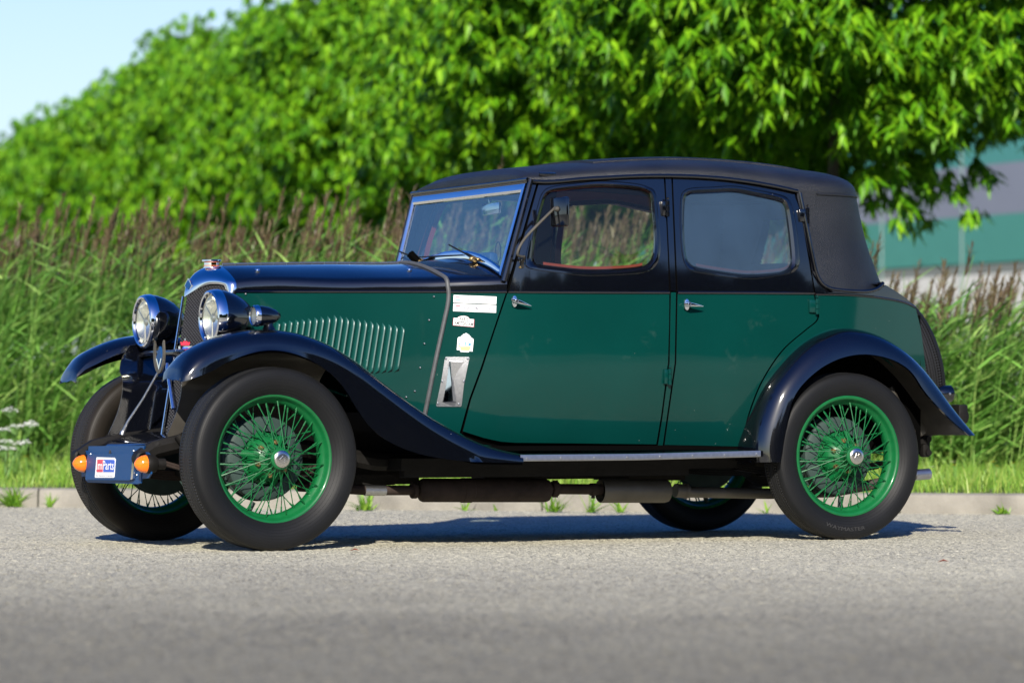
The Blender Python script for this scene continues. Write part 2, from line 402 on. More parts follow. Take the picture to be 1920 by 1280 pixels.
# radiator mesh: diagonal woven wire
m, n, l, b = new_mat('radiator_mesh'); M['mesh'] = m
tc = n.new('ShaderNodeTexCoord'); mp = n.new('ShaderNodeMapping'); mp.inputs['Rotation'].default_value = (R(45), 0, 0); l.new(tc.outputs['Object'], mp.inputs[0])
sp = n.new('ShaderNodeSeparateXYZ'); l.new(mp.outputs[0], sp.inputs[0])
def _s(o):
    a = n.new('ShaderNodeMath'); a.operation = 'MULTIPLY'; a.inputs[1].default_value = 2*math.pi/.0095; l.new(o, a.inputs[0])
    c = n.new('ShaderNodeMath'); c.operation = 'SINE'; l.new(a.outputs[0], c.inputs[0]); return c.outputs[0]
mxx = n.new('ShaderNodeMath'); mxx.operation = 'MAXIMUM'; l.new(_s(sp.outputs[1]), mxx.inputs[0]); l.new(_s(sp.outputs[2]), mxx.inputs[1])
mr = n.new('ShaderNodeMapRange'); mr.inputs[1].default_value = .35; mr.inputs[2].default_value = .6; l.new(mxx.outputs[0], mr.inputs[0])
mx = n.new('ShaderNodeMix'); mx.data_type = 'RGBA'; mx.inputs[6].default_value = (.002, .002, .002, 1); mx.inputs[7].default_value = (.05, .05, .055, 1)
l.new(mr.outputs[0], mx.inputs[0]); l.new(mx.outputs[2], b.inputs['Base Color']); b.inputs['Roughness'].default_value = .4
bp = n.new('ShaderNodeBump'); bp.inputs['Distance'].default_value = .005; l.new(mxx.outputs[0], bp.inputs['Height']); l.new(bp.outputs[0], b.inputs['Normal'])
# ================================================================ THE PLACE
EK = Vector((.9678, -.2517, 0)); NK = Vector((.2517, .9678, 0)); OK_ = Vector((0, 20.4, 0))
def K(a, b, z=0.): p = OK_+EK*a+NK*b; return (p.x, p.y, z)      # a along the kerb, b beyond it
def bulk(name, V, Fc, mat, parent=None, loc=None, smooth=False):
    """V (n,k,3) items of k vertices with the same faces Fc"""
    V = np.asarray(V, np.float32); n, k, _ = V.shape
    me = bpy.data.meshes.new(name); me.vertices.add(n*k); me.vertices.foreach_set('co', V.reshape(-1))
    lens = np.array([len(f) for f in Fc]); flat_ = np.concatenate([np.array(f) for f in Fc])
    li = (flat_[None, :]+(np.arange(n)*k)[:, None]).reshape(-1)
    lt = np.tile(lens, n); ls = np.concatenate([[0], np.cumsum(lt)[:-1]])
    me.loops.add(len(li)); me.loops.foreach_set('vertex_index', li.astype(np.int32))
    me.polygons.add(len(lt)); me.polygons.foreach_set('loop_start', ls.astype(np.int32)); me.polygons.foreach_set('loop_total', lt.astype(np.int32))
    if smooth: me.polygons.foreach_set('use_smooth', np.ones(len(lt), bool))
    me.materials.append(mat); me.update(); me.validate()
    o = bpy.data.objects.new(name, me); COL.objects.link(o); o.parent = parent
    if loc: o.location = loc
    return o
def leafmat(name, c0, c1, c2, trans=.35, rough=.45, spec=.4):
    m, n, l, b = new_mat(name); g = n.new('ShaderNodeNewGeometry'); cr = n.new('ShaderNodeValToRGB')
    e = cr.color_ramp.elements; e[0].color = (*c0, 1); e[1].color = (*c2, 1); q = e.new(.5); q.color = (*c1, 1)
    l.new(g.outputs['Random Per Island'], cr.inputs[0]); l.new(cr.outputs[0], b.inputs['Base Color'])
    b.inputs['Roughness'].default_value = rough; b.inputs['Specular IOR Level'].default_value = spec
    tr = n.new('ShaderNodeBsdfTranslucent'); l.new(cr.outputs[0], tr.inputs[0]); mx = n.new('ShaderNodeMixShader'); mx.inputs[0].default_value = trans
    l.new(b.outputs[0], mx.inputs[1]); l.new(tr.outputs[0], mx.inputs[2]); l.new(mx.outputs[0], n['Material Output'].inputs[0]); return m
M['leaf'] = leafmat('tree_leaf', (.032, .130, .003), (.090, .262, .004), (.21, .42, .010), .22)
M['reed'] = leafmat('reed_leaf', (.085, .225, .034), (.18, .375, .065), (.34, .49, .13), .25, spec=.3)
M['dry'] = leafmat('reed_plume', (.075, .048, .028), (.11, .078, .044), (.18, .15, .08), .2)
M['grass'] = leafmat('verge_grass', (.12, .27, .03), (.22, .40, .045), (.36, .44, .10), .35)
M['weed'] = leafmat('weed_leaf', (.10, .25, .02), (.17, .34, .03), (.25, .40, .05), .35)
M['bark'] = P('bark', (.07, .055, .042), .9, nscale=20, namp=.5, bump=.5, bscale=30)
M['farleaf'] = leafmat('far_leaf', (.018, .05, .008), (.03, .075, .010), (.045, .10, .014), .2)

# ---- road: pale gravelly asphalt
m, n, l, b = new_mat('asphalt'); M['asphalt'] = m
tc = n.new('ShaderNodeTexCoord')
def tex(kind, sc, det=4, **kw):
    t = n.new('ShaderNodeTex'+kind); t.inputs['Scale'].default_value = sc
    if 'Detail' in t.inputs: t.inputs['Detail'].default_value = det
    l.new(tc.outputs['Object'], t.inputs['Vector']); return t
v1 = tex('Voronoi', 95); v2 = tex('Noise', 42, 7); v3 = tex('Noise', .45, 6); v4 = tex('Noise', 6, 5)
cr = n.new('ShaderNodeValToRGB'); e = cr.color_ramp.elements
e[0].position = .22; e[0].color = (.110, .102, .078, 1); e[1].position = .84; e[1].color = (.50, .475, .375, 1); q = e.new(.52); q.color = (.295, .280, .222, 1)
sep = n.new('ShaderNodeSeparateColor'); l.new(v1.outputs['Color'], sep.inputs[0])
ad = n.new('ShaderNodeMath'); ad.operation = 'MULTIPLY_ADD'; ad.inputs[1].default_value = .45; l.new(sep.outputs[0], ad.inputs[0])
a2 = n.new('ShaderNodeMath'); a2.operation = 'MULTIPLY'; a2.inputs[1].default_value = .62; l.new(v2.outputs['Fac'], a2.inputs[0]); l.new(a2.outputs[0], ad.inputs[2])
l.new(ad.outputs[0], cr.inputs[0])
ml = n.new('ShaderNodeMix'); ml.data_type = 'RGBA'; ml.blend_type = 'MULTIPLY'; ml.inputs[0].default_value = 1
c2 = n.new('ShaderNodeValToRGB'); c2.color_ramp.elements[0].color = (.93, .93, .93, 1); c2.color_ramp.elements[0].position = .35; c2.color_ramp.elements[1].color = (1.05, 1.05, 1.03, 1); c2.color_ramp.elements[1].position = .65
l.new(v3.outputs['Fac'], c2.inputs[0]); l.new(cr.outputs[0], ml.inputs[6]); l.new(c2.outputs[0], ml.inputs[7])
m2 = n.new('ShaderNodeMix'); m2.data_type = 'RGBA'; m2.blend_type = 'MULTIPLY'; m2.inputs[0].default_value = 1
c3 = n.new('ShaderNodeValToRGB'); c3.color_ramp.elements[0].color = (.95, .95, .94, 1); c3.color_ramp.elements[0].position = .3; c3.color_ramp.elements[1].color = (1.04, 1.04, 1.04, 1); c3.color_ramp.elements[1].position = .7
l.new(v4.outputs['Fac'], c3.inputs[0]); l.new(ml.outputs[2], m2.inputs[6]); l.new(c3.outputs[0], m2.inputs[7])
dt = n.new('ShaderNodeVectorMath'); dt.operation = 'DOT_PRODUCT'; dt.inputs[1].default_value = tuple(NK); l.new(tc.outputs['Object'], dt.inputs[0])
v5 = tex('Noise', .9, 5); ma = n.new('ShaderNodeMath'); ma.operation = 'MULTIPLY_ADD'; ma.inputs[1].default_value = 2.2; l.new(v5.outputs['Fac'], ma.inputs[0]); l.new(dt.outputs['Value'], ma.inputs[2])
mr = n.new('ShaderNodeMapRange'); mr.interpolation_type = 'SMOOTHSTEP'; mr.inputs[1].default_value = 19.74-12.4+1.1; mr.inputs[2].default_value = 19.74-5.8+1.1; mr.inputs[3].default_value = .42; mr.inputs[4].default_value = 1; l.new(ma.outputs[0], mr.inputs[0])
m6 = n.new('ShaderNodeMix'); m6.data_type = 'RGBA'; m6.blend_type = 'MULTIPLY'; m6.inputs[0].default_value = 1; l.new(m2.outputs[2], m6.inputs[6]); l.new(mr.outputs[0], m6.inputs[7]); m2 = m6     # foreground darkening painted into the asphalt colour, growing towards the camera
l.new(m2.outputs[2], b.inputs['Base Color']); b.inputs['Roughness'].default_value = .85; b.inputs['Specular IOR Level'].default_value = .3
bp = n.new('ShaderNodeBump'); bp.inputs['Strength'].default_value = .55; bp.inputs['Distance'].default_value = .006; l.new(v1.outputs['Distance'], bp.inputs['Height'])
b2 = n.new('ShaderNodeBump'); b2.inputs['Strength'].default_value = .5; b2.inputs['Distance'].default_value = .008; l.new(v2.outputs['Fac'], b2.inputs['Height']); l.new(bp.outputs[0], b2.inputs['Normal']); l.new(b2.outputs[0], b.inputs['Normal'])
def sheet(name, ab, z, mat):
    g = MB(); g.add([K(a, b_, z) for a, b_ in ab], [(0, 1, 2, 3)]); return tag(g.build(name, mat, smooth=False), kind='structure')
# one road mesh: a plain sheet far out, chippings standing in real relief where one looks at it closely
na, nb_ = 640, 940; ga = np.linspace(-4.8, 4.8, na); gb_ = np.linspace(-14.6, .0, nb_)
AA, BB = np.meshgrid(ga+0, gb_); jit = .006
AA = AA+rng.uniform(-jit, jit, AA.shape); BB = BB+rng.uniform(-jit, jit, BB.shape); BB = np.minimum(BB, .004)
ZZ = -.0025+.0050*rng.random(AA.shape)**2.2+.002*np.sin(AA*3.1+BB)*np.sin(BB*2.3)
co = np.stack([OK_.x+EK.x*AA+NK.x*BB, OK_.y+EK.y*AA+NK.y*BB, ZZ], 2).reshape(-1, 3)
far_ = np.array([K(a_, b_, -.007) for a_, b_ in ((-150, -26), (150, -26), (150, .02), (-150, .02))])
i0 = (np.arange(nb_-1)[:, None]*na+np.arange(na-1)[None]).reshape(-1)
qf = np.concatenate([np.stack([i0, i0+1, i0+na+1, i0+na], 1), np.array([[len(co)+k for k in range(4)]])])
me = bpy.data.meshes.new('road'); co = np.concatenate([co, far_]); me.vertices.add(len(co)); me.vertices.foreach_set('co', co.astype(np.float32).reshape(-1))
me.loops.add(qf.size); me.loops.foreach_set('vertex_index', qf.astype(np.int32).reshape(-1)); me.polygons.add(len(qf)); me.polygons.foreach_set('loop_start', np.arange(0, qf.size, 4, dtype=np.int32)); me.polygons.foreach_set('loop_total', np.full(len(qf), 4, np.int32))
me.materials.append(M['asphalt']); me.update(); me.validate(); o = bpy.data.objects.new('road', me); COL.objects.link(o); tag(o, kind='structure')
M['soil'] = P('grassy_soil', (.10, .13, .04), .95, nscale=3, namp=.5)
sheet('ground', [(-1500, -1500), (1500, -1500), (1500, 1500), (-1500, 1500)], -.30, M['soil'])
g = MB(); rows = []
for b_, z in ((.13, .105), (.3, .12), (1.0, .135), (2.0, .13), (2.8, .04), (3.6, -.12), (5, -.2), (9, -.25), (30, -.296)): rows.append([K(a, b_, z) for a in np.linspace(-150, 150, 60)])
g.grid(rows); tag(g.build('verge', M['soil']), kind='structure')
g = MB(); g.grid([[K(a, b_, z) for a in (-150, 150)] for b_, z in ((-26.0, .0), (-26.1, .1), (-40, .12), (-60, -.31))]); tag(g.build('far_verge', M['soil']), kind='structure')
# ---- kerb
M['kerb'] = P('kerb_concrete', (.195, .183, .155), .9, nscale=5, namp=.6, bump=.6, bscale=40)
g = MB(); prof = [(-.004, -.02), (.0, .085), (.006, .10), (.022, .108), (.14, .110), (.145, -.02)]
for i in range(-22, 22):
    a0, a1 = i*1.0+.18, i*1.0+1.168
    g.grid([[K(a, b_, z) for b_, z in prof] for a in (a0, a1)], flip=True)
    for a, fl in ((a0, 0), (a1, 1)):
        q = [K(a, b_, z) for b_, z in prof]; g.add(q, [tuple(range(6)) if fl else tuple(range(6))[::-1]])
g.grid([[K(a, b_, z) for b_, z in ((.004, -.02), (.006, .09), (.14, .10))] for a in (-22, 22)], 1, flip=True)
tag(g.build('kerb', [M['kerb'], P('kerb_joint_dirt', (.035, .036, .025), .95)], ang=30), kind='structure')

# ---- blades: grass, reeds
def blades(n, pos, hgt, wid, lean, bend, seg=2, az=None):
    """curved tapering blades: (n, 2*seg+1, 3)"""
    az = rng.uniform(0, 2*np.pi, n) if az is None else az
    d = np.stack([np.cos(az), np.sin(az), np.zeros(n)], 1)
    sd_ = np.stack([-np.sin(az), np.cos(az), np.zeros(n)], 1)
    tw_ = rng.uniform(-1, 1, n)[:, None]; sd_ = sd_*np.cos(tw_)+d*np.sin(tw_)
    out = np.zeros((n, 2*seg+1, 3))
    p = np.array(pos, float); ang = lean.copy(); L = hgt/seg
    for s_ in range(seg+1):
        wv = wid*(1-(s_/seg)**1.6)*.5*(1 if s_ else .7)
        if s_ == seg: out[:, 2*seg] = p
        else: out[:, 2*s_] = p-sd_*wv[:, None]; out[:, 2*s_+1] = p+sd_*wv[:, None]
        step = d*np.sin(ang)[:, None]+np.array([0, 0, 1])*np.cos(ang)[:, None]
        p = p+step*L[:, None]; ang = ang+bend/seg
    fc = [(2*s_, 2*s_+1, 2*s_+3, 2*s_+2) for s_ in range(seg-1)]+[(2*seg-2, 2*seg-1, 2*seg)]
    return out, fc
def Kn(a, b, z):
    a = np.asarray(a); b = np.asarray(b)
    return np.stack([OK_.x+EK.x*a+NK.x*b, OK_.y+EK.y*a+NK.y*b, z+np.zeros_like(a)], 1)
zg = lambda b_: np.interp(b_, [.13, .3, 1, 2, 2.8, 3.6, 5, 9], [.105, .12, .135, .13, .04, -.12, -.2, -.25])
n_ = 52000
a = rng.uniform(-9, 9, n_); b_ = .10+3.0*rng.uniform(0, 1, n_)**1.35
pat = .5+.5*np.sin(a*2.1+np.sin(b_*3+a*.7)*1.5)
hg = (.05+.07*rng.random(n_)+.09*pat*rng.random(n_)+.10*np.clip((b_-.5)/1.5, 0, 1)*rng.random(n_))
o = bulk('verge_grass', *blades(n_, Kn(a, b_, zg(b_)-.005), hg*1.1, np.full(n_, .006)+.004*rng.random(n_), rng.uniform(.05, .6, n_), rng.uniform(.2, 1.3, n_)), M['grass'])
tag(o, kind='stuff')
# reeds
def reeds(name, A, B, Hh, plume_p):
    n = len(A); base = Kn(A, B, zg(B)); wind = math.atan2(EK.y, EK.x)
    lean = rng.uniform(.0, .10, n)+.05; azs = wind+rng.normal(0, .7, n)
    ld_ = np.stack([np.cos(azs)*np.sin(lean), np.sin(azs)*np.sin(lean), np.cos(lean)], 1)
    parts = []
    # stalks as 3-sided rods
    k = 3; ring_ = np.array([[math.cos(t), math.sin(t), 0] for t in (0, 2.09, 4.19)])
    V = np.zeros((n, 9, 3))
    for j, (f, r) in enumerate(((0, .0045), (.55, .004), (1, .002))):
        c = base+ld_*(Hh*f)[:, None]+np.stack([np.cos(azs), np.sin(azs), np.zeros(n)], 1)*(.10*f*f*Hh)[:, None]
        V[:, j*3:j*3+3] = c[:, None]+ring_[None]*r
        if j == 2: top = c
    fc = [(j*3+i, j*3+(i+1) % 3, j*3+3+(i+1) % 3, j*3+3+i) for j in range(2) for i in range(3)]
    parts.append((V, fc))
    NL = 12
    for j in range(NL):
        f = .16+.80*(j+rng.uniform(0, .8, n))/NL
        p = base+ld_*(Hh*f)[:, None]+np.stack([np.cos(azs), np.sin(azs), np.zeros(n)], 1)*(.10*f*f*Hh)[:, None]
        L = rng.uniform(.22, .48, n)*(1-.25*f); az = wind+rng.normal(0, .5, n)+np.where(rng.random(n) < .13, math.pi, 0)
        parts.append(blades(n, p, L, rng.uniform(.020, .034, n), rng.uniform(.75, 1.3, n), rng.uniform(.05, .5, n), 3, az))
    return parts, top, wind
A = np.concatenate([rng.uniform(-10, 2.2, 2300), rng.uniform(1.2, 10, 1700), rng.uniform(-10, 10, 500)])
B = np.concatenate([2.3+3.4*rng.random(2300)**1.1, 2.2+2.6*rng.random(1700), 2.1+.5*rng.random(500)])
Hh = np.interp(A, [.5, 1.0, 2.55, 3.1], [1.58, 1.10, 1.10, 1.32])+rng.normal(0, .12, len(A))
Hh = np.where((rng.random(len(A)) < .05) & (A > 1), Hh+.3, Hh); Hh[-500:] *= rng.uniform(.45, .8, 500)
Hh = Hh-(zg(B))*.6
parts, top, wind = reeds('reeds', A, B, Hh, .4)
# join the reed parts in one mesh
def merge(name, parts, mats_idx, mats, kind='stuff'):
    vs, ls, lt, mi = [], [], [], []; off = 0
    for (V, fc), mx in zip(parts, mats_idx):
        n, k, _ = V.shape; vs.append(V.reshape(-1, 3)); lens = np.array([len(f) for f in fc]); fl = np.concatenate([np.array(f) for f in fc])
        ls.append((fl[None]+(np.arange(n)*k)[:, None]).reshape(-1)+off); lt.append(np.tile(lens, n)); mi.append(np.full(n*len(fc), mx)); off += n*k
    vs, ls, lt, mi = map(np.concatenate, (vs, ls, lt, mi)); me = bpy.data.meshes.new(name)
    me.vertices.add(len(vs)); me.vertices.foreach_set('co', vs.astype(np.float32).reshape(-1)); me.loops.add(len(ls)); me.loops.foreach_set('vertex_index', ls.astype(np.int32))
    me.polygons.add(len(lt)); st = np.concatenate([[0], np.cumsum(lt)[:-1]]); me.polygons.foreach_set('loop_start', st.astype(np.int32)); me.polygons.foreach_set('loop_total', lt.astype(np.int32))
    for q in mats: me.materials.append(q)
    me.polygons.foreach_set('material_index', mi.astype(np.int32)); me.update(); me.validate()
    o = bpy.data.objects.new(name, me); COL.objects.link(o); return tag(o, kind=kind) if kind else o
def plumes(top, azc, sel, nb=26, dz=.28):
    t = top[sel]; n = len(t); out = []
    for j in range(nb):
        f = j/nb; p = t+np.array([math.cos(azc)*.05*f, math.sin(azc)*.05*f, -.04+dz*f*.8])
        out.append(blades(n, p, rng.uniform(.06, .13, n)*(1.15-f*.6), np.full(n, .013), rng.uniform(.1, .7, n), rng.uniform(.2, .9, n), 2, azc+rng.normal(0, 1.1, n)))
    return out
sel = (rng.random(len(top)) < np.where(A > 2.8, .7, np.where(A > .9, .36, .58))) & (np.arange(len(top)) < len(top)-500)
pp = plumes(top, wind, sel)
merge('reeds', parts+pp, [0]*len(parts)+[1]*len(pp), [M['reed'], M['dry']])
# one tall reed standing clear of the bed behind the car's tail
p = W(1748, 640, 23.2); q, tp_, wd_ = reeds('x', np.array([(p[0]-OK_.x)*EK.x+(p[1]-OK_.y)*EK.y]), np.array([(p[0]-OK_.x)*NK.x+(p[1]-OK_.y)*NK.y]), np.array([1.52]), 1)
q2 = plumes(tp_, wd_, np.array([True]), 26, .26)
tag(merge('tall_reed', q+q2, [0]*len(q)+[1]*len(q2), [M['reed'], M['dry']], None), 'tall single reed with a brown plume standing clear behind the car tail', 'reed')

# ---- weeds at the foot of the kerb, flowers in the verge
def weed(px, py, r, nb, label, name='weed_tuft', hgt=.12, group='weeds growing along the kerb'):
    d = ray_w(px, py); t = -CAM_H/d[2]; x, y = d[0]*t, d[1]*t
    bb = min(-.01, (x-OK_.x)*NK.x+(y-OK_.y)*NK.y); aa = (x-OK_.x)*EK.x+(y-OK_.y)*EK.y
    c = Vector(K(aa, bb)); az = rng.uniform(0, 2*np.pi, nb); rr = r*.25*rng.random(nb)
    pos = np.stack([np.cos(az)*rr+0, np.sin(az)*rr, np.zeros(nb)], 1)
    az = rng.uniform(0, 6.28)+rng.normal(0, 1.5, nb); V, fc = blades(nb, pos, hgt*rng.uniform(.3, 1.35, nb)**1.3, rng.uniform(.006, .026, nb), rng.uniform(.1, 1.4, nb), rng.uniform(.1, .8, nb), 3, az)
    V[:, :, 2] = np.maximum(V[:, :, 2], .003)
    sx = np.clip((V[:, :, 0]*NK.x+V[:, :, 1]*NK.y), None, -bb-.01 if bb > -.2 else 9)-(V[:, :, 0]*NK.x+V[:, :, 1]*NK.y)
    V[:, :, 0] += sx*NK.x; V[:, :, 1] += sx*NK.y
    return tag(bulk(name, V, fc, M['weed'], loc=c), label, 'weed', group)
weed(62, 948, .22, 90, 'broad leafy weed tuft at the foot of the kerb left of the front wheels', hgt=.15)
weed(12, 948, .15, 40, 'small weed tuft at the kerb by the left edge of the photo', hgt=.10)
weed(135, 948, .10, 24, 'tiny weed sprig at the kerb right behind the far front tyre', hgt=.07)
weed(685, 957, .22, 70, 'spreading weed tuft at the kerb just right of the near front wheel', hgt=.12)
weed(872, 958, .06, 14, 'thin weed sprig at the kerb below the first exhaust silencer', hgt=.10)
weed(930, 958, .05, 8, 'smallest low weed at the kerb below the silencer middle', hgt=.05)
weed(1040, 960, .16, 44, 'upright weed tuft at the kerb below the exhaust pipe joint', hgt=.14)
weed(1108, 961, .10, 26, 'small upright weed at the kerb below the second silencer', hgt=.12)
weed(1165, 961, .10, 20, 'lanky weed with a white bud at the kerb left of the far rear wheel', hgt=.13)
weed(1436, 962, .05, 10, 'weed sprig at the kerb peeping beside the near rear tyre', hgt=.10)
weed(1880, 964, .20, 46, 'low flat weed at the kerb by the right edge of the photo', hgt=.06)
M['petal'] = P('white_petal', (.80, .80, .76), .7); M['yellow'] = P('yellow_petal', (.75, .55, .02), .6); M['stem'] = P('green_stem', (.10, .22, .04), .6)
def umbel(px, py, Y, label, heads):
    c0 = Vector(W(px, py, Y)); b0 = (c0.x-OK_.x)*NK.x+(c0.y-OK_.y)*NK.y; gz_ = float(zg(b0)); root = empty('white_umbel_flower', (c0.x, c0.y, gz_), 0, label, 'flower', 'white umbel flowers in the verge')
    s_ = MB()
    for hx, hy, rad_ in heads:
        t = Vector(W(hx, hy, Y+rng.uniform(-.15, .15)))-root.location
        s_.tube([(0, 0, 0), (t.x*.4, t.y*.4, t.z*.6), t], .0035, 5)
        fl = MB()
        for k in range(26):
            r = rad_*math.sqrt(rng.random()); an = rng.uniform(0, 6.28); q = t+Vector((r*math.cos(an), r*math.sin(an), .012+.02*(1-(r/rad_)**2)+rng.uniform(-.006, .006)))
            s_.tube([t-Vector((0, 0, .03)), q], .001, 3, cap=False)
            for j in range(3):
                u = q+Vector((rng.uniform(-.008, .008), rng.uniform(-.008, .008), rng.uniform(-.002, .004))); sz = rng.uniform(.004, .008)
                fl.add([u+Vector((math.cos(x_)*sz, math.sin(x_)*sz, .002*(i % 2))) for i, x_ in enumerate(np.linspace(0, 2*np.pi, 7)[:-1])], [tuple(range(6))])
        fl.build('flower_head', M['petal'], root, smooth=False)
    s_.build('stem', M['stem'], root)
umbel(28, 850, 21.9, 'white flowering umbel plant with several flat heads at the left edge', [(20, 775, .05), (52, 803, .06), (30, 806, .05), (8, 812, .05), (60, 800, .035)])
umbel(10, 868, 21.7, 'lower white umbel plant in front of the taller one at the left edge', [(12, 834, .045), (38, 838, .04), (5, 848, .03), (22, 847, .03), (48, 836, .03)])
def daisy(px, py, Y, mat, label, name, r=.016):
    c = Vector(W(px, py, Y)); b0 = (c.x-OK_.x)*NK.x+(c.y-OK_.y)*NK.y; z0 = float(zg(b0)); root = empty(name, (c.x, c.y, z0), 0, label, 'flower', 'small flowers in the verge'); h_ = max(.05, c.z-z0)
    s_ = MB(); s_.tube([(0, 0, 0), (.01, 0, h_*.6), (0, 0, h_)], .002, 4); s_.build('stem', M['stem'], root)
    f = MB()
    for k in range(12):
        a0 = k*math.pi/6; d0 = Vector((math.cos(a0), math.sin(a0), .25)); sd0 = Vector((-math.sin(a0), math.cos(a0), 0)); t = Vector((0, 0, h_)); f.add([t, t+d0*r*.6+sd0*r*.25, t+d0*r, t+d0*r*.6-sd0*r*.25], [(0, 1, 2, 3)])
    f.build('flower_head', mat, root, smooth=False)
daisy(48, 856, 21.6, M['yellow'], 'yellow flower below the white umbels at the left edge', 'yellow_flower', .02); daisy(88, 833, 22.0, M['yellow'], 'yellow flower right of the white umbels at left', 'yellow_flower')
daisy(1862, 866, 20.6, M['yellow'], 'left one of the yellow flower pair in the grass at right', 'yellow_flower', .02); daisy(1870, 874, 20.4, M['yellow'], 'lower one of the yellow flower pair in the grass at right', 'yellow_flower')
daisy(1900, 868, 20.5, M['yellow'], 'lone yellow flower in the grass at the right edge', 'yellow_flower')
daisy(1789, 872, 20.6, M['yellow'], 'yellow flower in the grass just right of the tail pipe', 'yellow_flower', .02); daisy(1786, 866, 20.6, M['petal'], 'white flower above the yellow one right of the tail pipe', 'white_flower', .02)
daisy(1748, 876, 20.4, M['petal'], 'white flower in the grass directly above the tail pipe end', 'white_flower', .02)

# ---- row of trees: tapered trunk with limbs and a crown of drooping leaves
def crown_pts(nb, tuft, lv, rx, rz, seed):
    per = tuft*lv
    g_ = np.random.default_rng(seed); V = []
    u = g_.normal(size=(nb, 3)); u /= np.linalg.norm(u, axis=1)[:, None]
    rad_ = (.40+.60*g_.random(nb)**.5)*(1+.16*np.sin(u[:, 0]*5+seed)*np.sin(u[:, 2]*6+seed*2))
    C_ = u*rad_[:, None]*np.array([rx, rx, rz]); lowr = u[:, 2] < 0
    k_ = np.where(lowr, (1-np.abs(u[:, 2])**2.6)**(1/2.6)/np.sqrt(np.maximum(1-u[:, 2]**2, .01)), 1.); C_[:, :2] *= np.clip(k_, 1, 1.5)[:, None]; C_[:, 2] = np.where(lowr, C_[:, 2]*.93, C_[:, 2])
    n = nb*per; c = np.repeat(C_, per, 0); out = np.repeat(u, per, 0)
    ntf = nb*tuft; tc_ = np.repeat(C_, tuft, 0)+g_.normal(size=(ntf, 3))*np.array([.27, .27, .13])      # twig tips of each bough
    pos = np.repeat(tc_, per//tuft, 0)+g_.normal(size=(n, 3))*.022
    L = g_.uniform(.105, .185, n); az = np.repeat(np.arctan2(np.repeat(u, tuft, 0)[:, 1], np.repeat(u, tuft, 0)[:, 0])+g_.normal(0, .5, ntf), per//tuft)+g_.uniform(-2.2, 2.2, n)
    dip = g_.uniform(.25, 1.25, n)
    d = np.stack([np.cos(az)*np.cos(dip), np.sin(az)*np.cos(dip), -np.sin(dip)], 1)
    s_ = np.stack([-np.sin(az), np.cos(az), g_.normal(0, .35, n)], 1); s_ /= np.linalg.norm(s_, axis=1)[:, None]
    nn = np.cross(s_, d); wd = (L*g_.uniform(.13, .18, n))[:, None]; L = L[:, None]
    b0 = pos; m1 = pos+d*L*.38+nn*L*.05; tip = pos+d*L-np.array([0, 0, 1])*L*.18
    V = np.stack([b0, m1-s_*wd+nn*L*.02, tip, m1+s_*wd+nn*L*.02, m1-nn*L*.05], 1)
    return V, [(0, 1, 4), (1, 2, 4), (4, 2, 3), (0, 4, 3)], C_
def tree(x, y, crown_me, trunk_me, label, rz, sc):
    root = empty('tree', (x, y, -.28), rz, label, 'tree', 'row of trees behind the reeds'); root.scale = (sc, sc, sc)
    for nm, me in (('trunk', trunk_me), ('crown', crown_me)):
        o = bpy.data.objects.new(nm, me); COL.objects.link(o); o.parent = root
crowns, trunks = [], []
for sd_i in range(4):
    V, fc, C_ = crown_pts(440, 13, 12, 2.1, 2.0, 11+sd_i*7)
    V = V+np.array([0, 0, 4.52])
    o = bulk('crown', V, fc, M['leaf']); crowns.append(o.data); bpy.data.objects.remove(o)
    t = MB(); t.tube([(0, 0, 0), (.02, .01, 1.2), (-.02, .02, 2.6), (.03, 0, 4.2), (0, .02, 6.6)], [.07, .06, .05, .04, .015], 10)
    for c in [q_ for q_ in C_ if q_[2] > .3][::28]:
        h0 = max(2.2, 4.52+c[2]-.9*np.hypot(c[0], c[1])); t.tube([(0, 0, h0), (c[0]*.5, c[1]*.5, (h0+c[2]+4.52)/2+.1), (c[0]*.5, c[1]*.5, c[2]*.5+4.52)], [.02, .010, .004], 5, cap=False)
    o = t.build('trunk', M['bark']); trunks.append(o.data); bpy.data.objects.remove(o)
X1, Z1 = (1600-960)/F*30, 30
where = ['nearest tree of the row, its trunk rising behind the car hood', 'second tree of the row, above the car roof', 'third tree of the row, seen above the sunroof']
for i in range(15):
    Z = Z1+i*4.6; X = X1-.27*(Z-Z1)
    lab = where[i] if i < 3 else ('farthest tree at the left end of the row' if i == 14 else 'tall leafy green tree in the dense middle of the row behind the reeds')
    tree(X+rng.uniform(-.2, .2), Z, crowns[i % 4], trunks[i % 4], lab, i*1.7+.6, 1.0+.05*math.sin(i*2.3))

# ---- brambly undergrowth under the trees, behind the reeds
nu = 26000; tt = rng.uniform(5, 95, nu); xx = X1-.27*tt+rng.normal(0, .8, nu)-.2; zz_ = -.28+rng.random(nu)**1.2*(1.75+.35*np.sin(tt*1.3))
V, fc = blades(nu, np.stack([xx, Z1+tt, zz_], 1), rng.uniform(.12, .26, nu), rng.uniform(.07, .13, nu), rng.uniform(.6, 1.5, nu), rng.uniform(.1, .9, nu))
tag(bulk('undergrowth', V, fc, leafmat('undergrowth_leaf', (.03, .085, .012), (.05, .13, .015), (.08, .18, .02), .2)), kind='stuff')
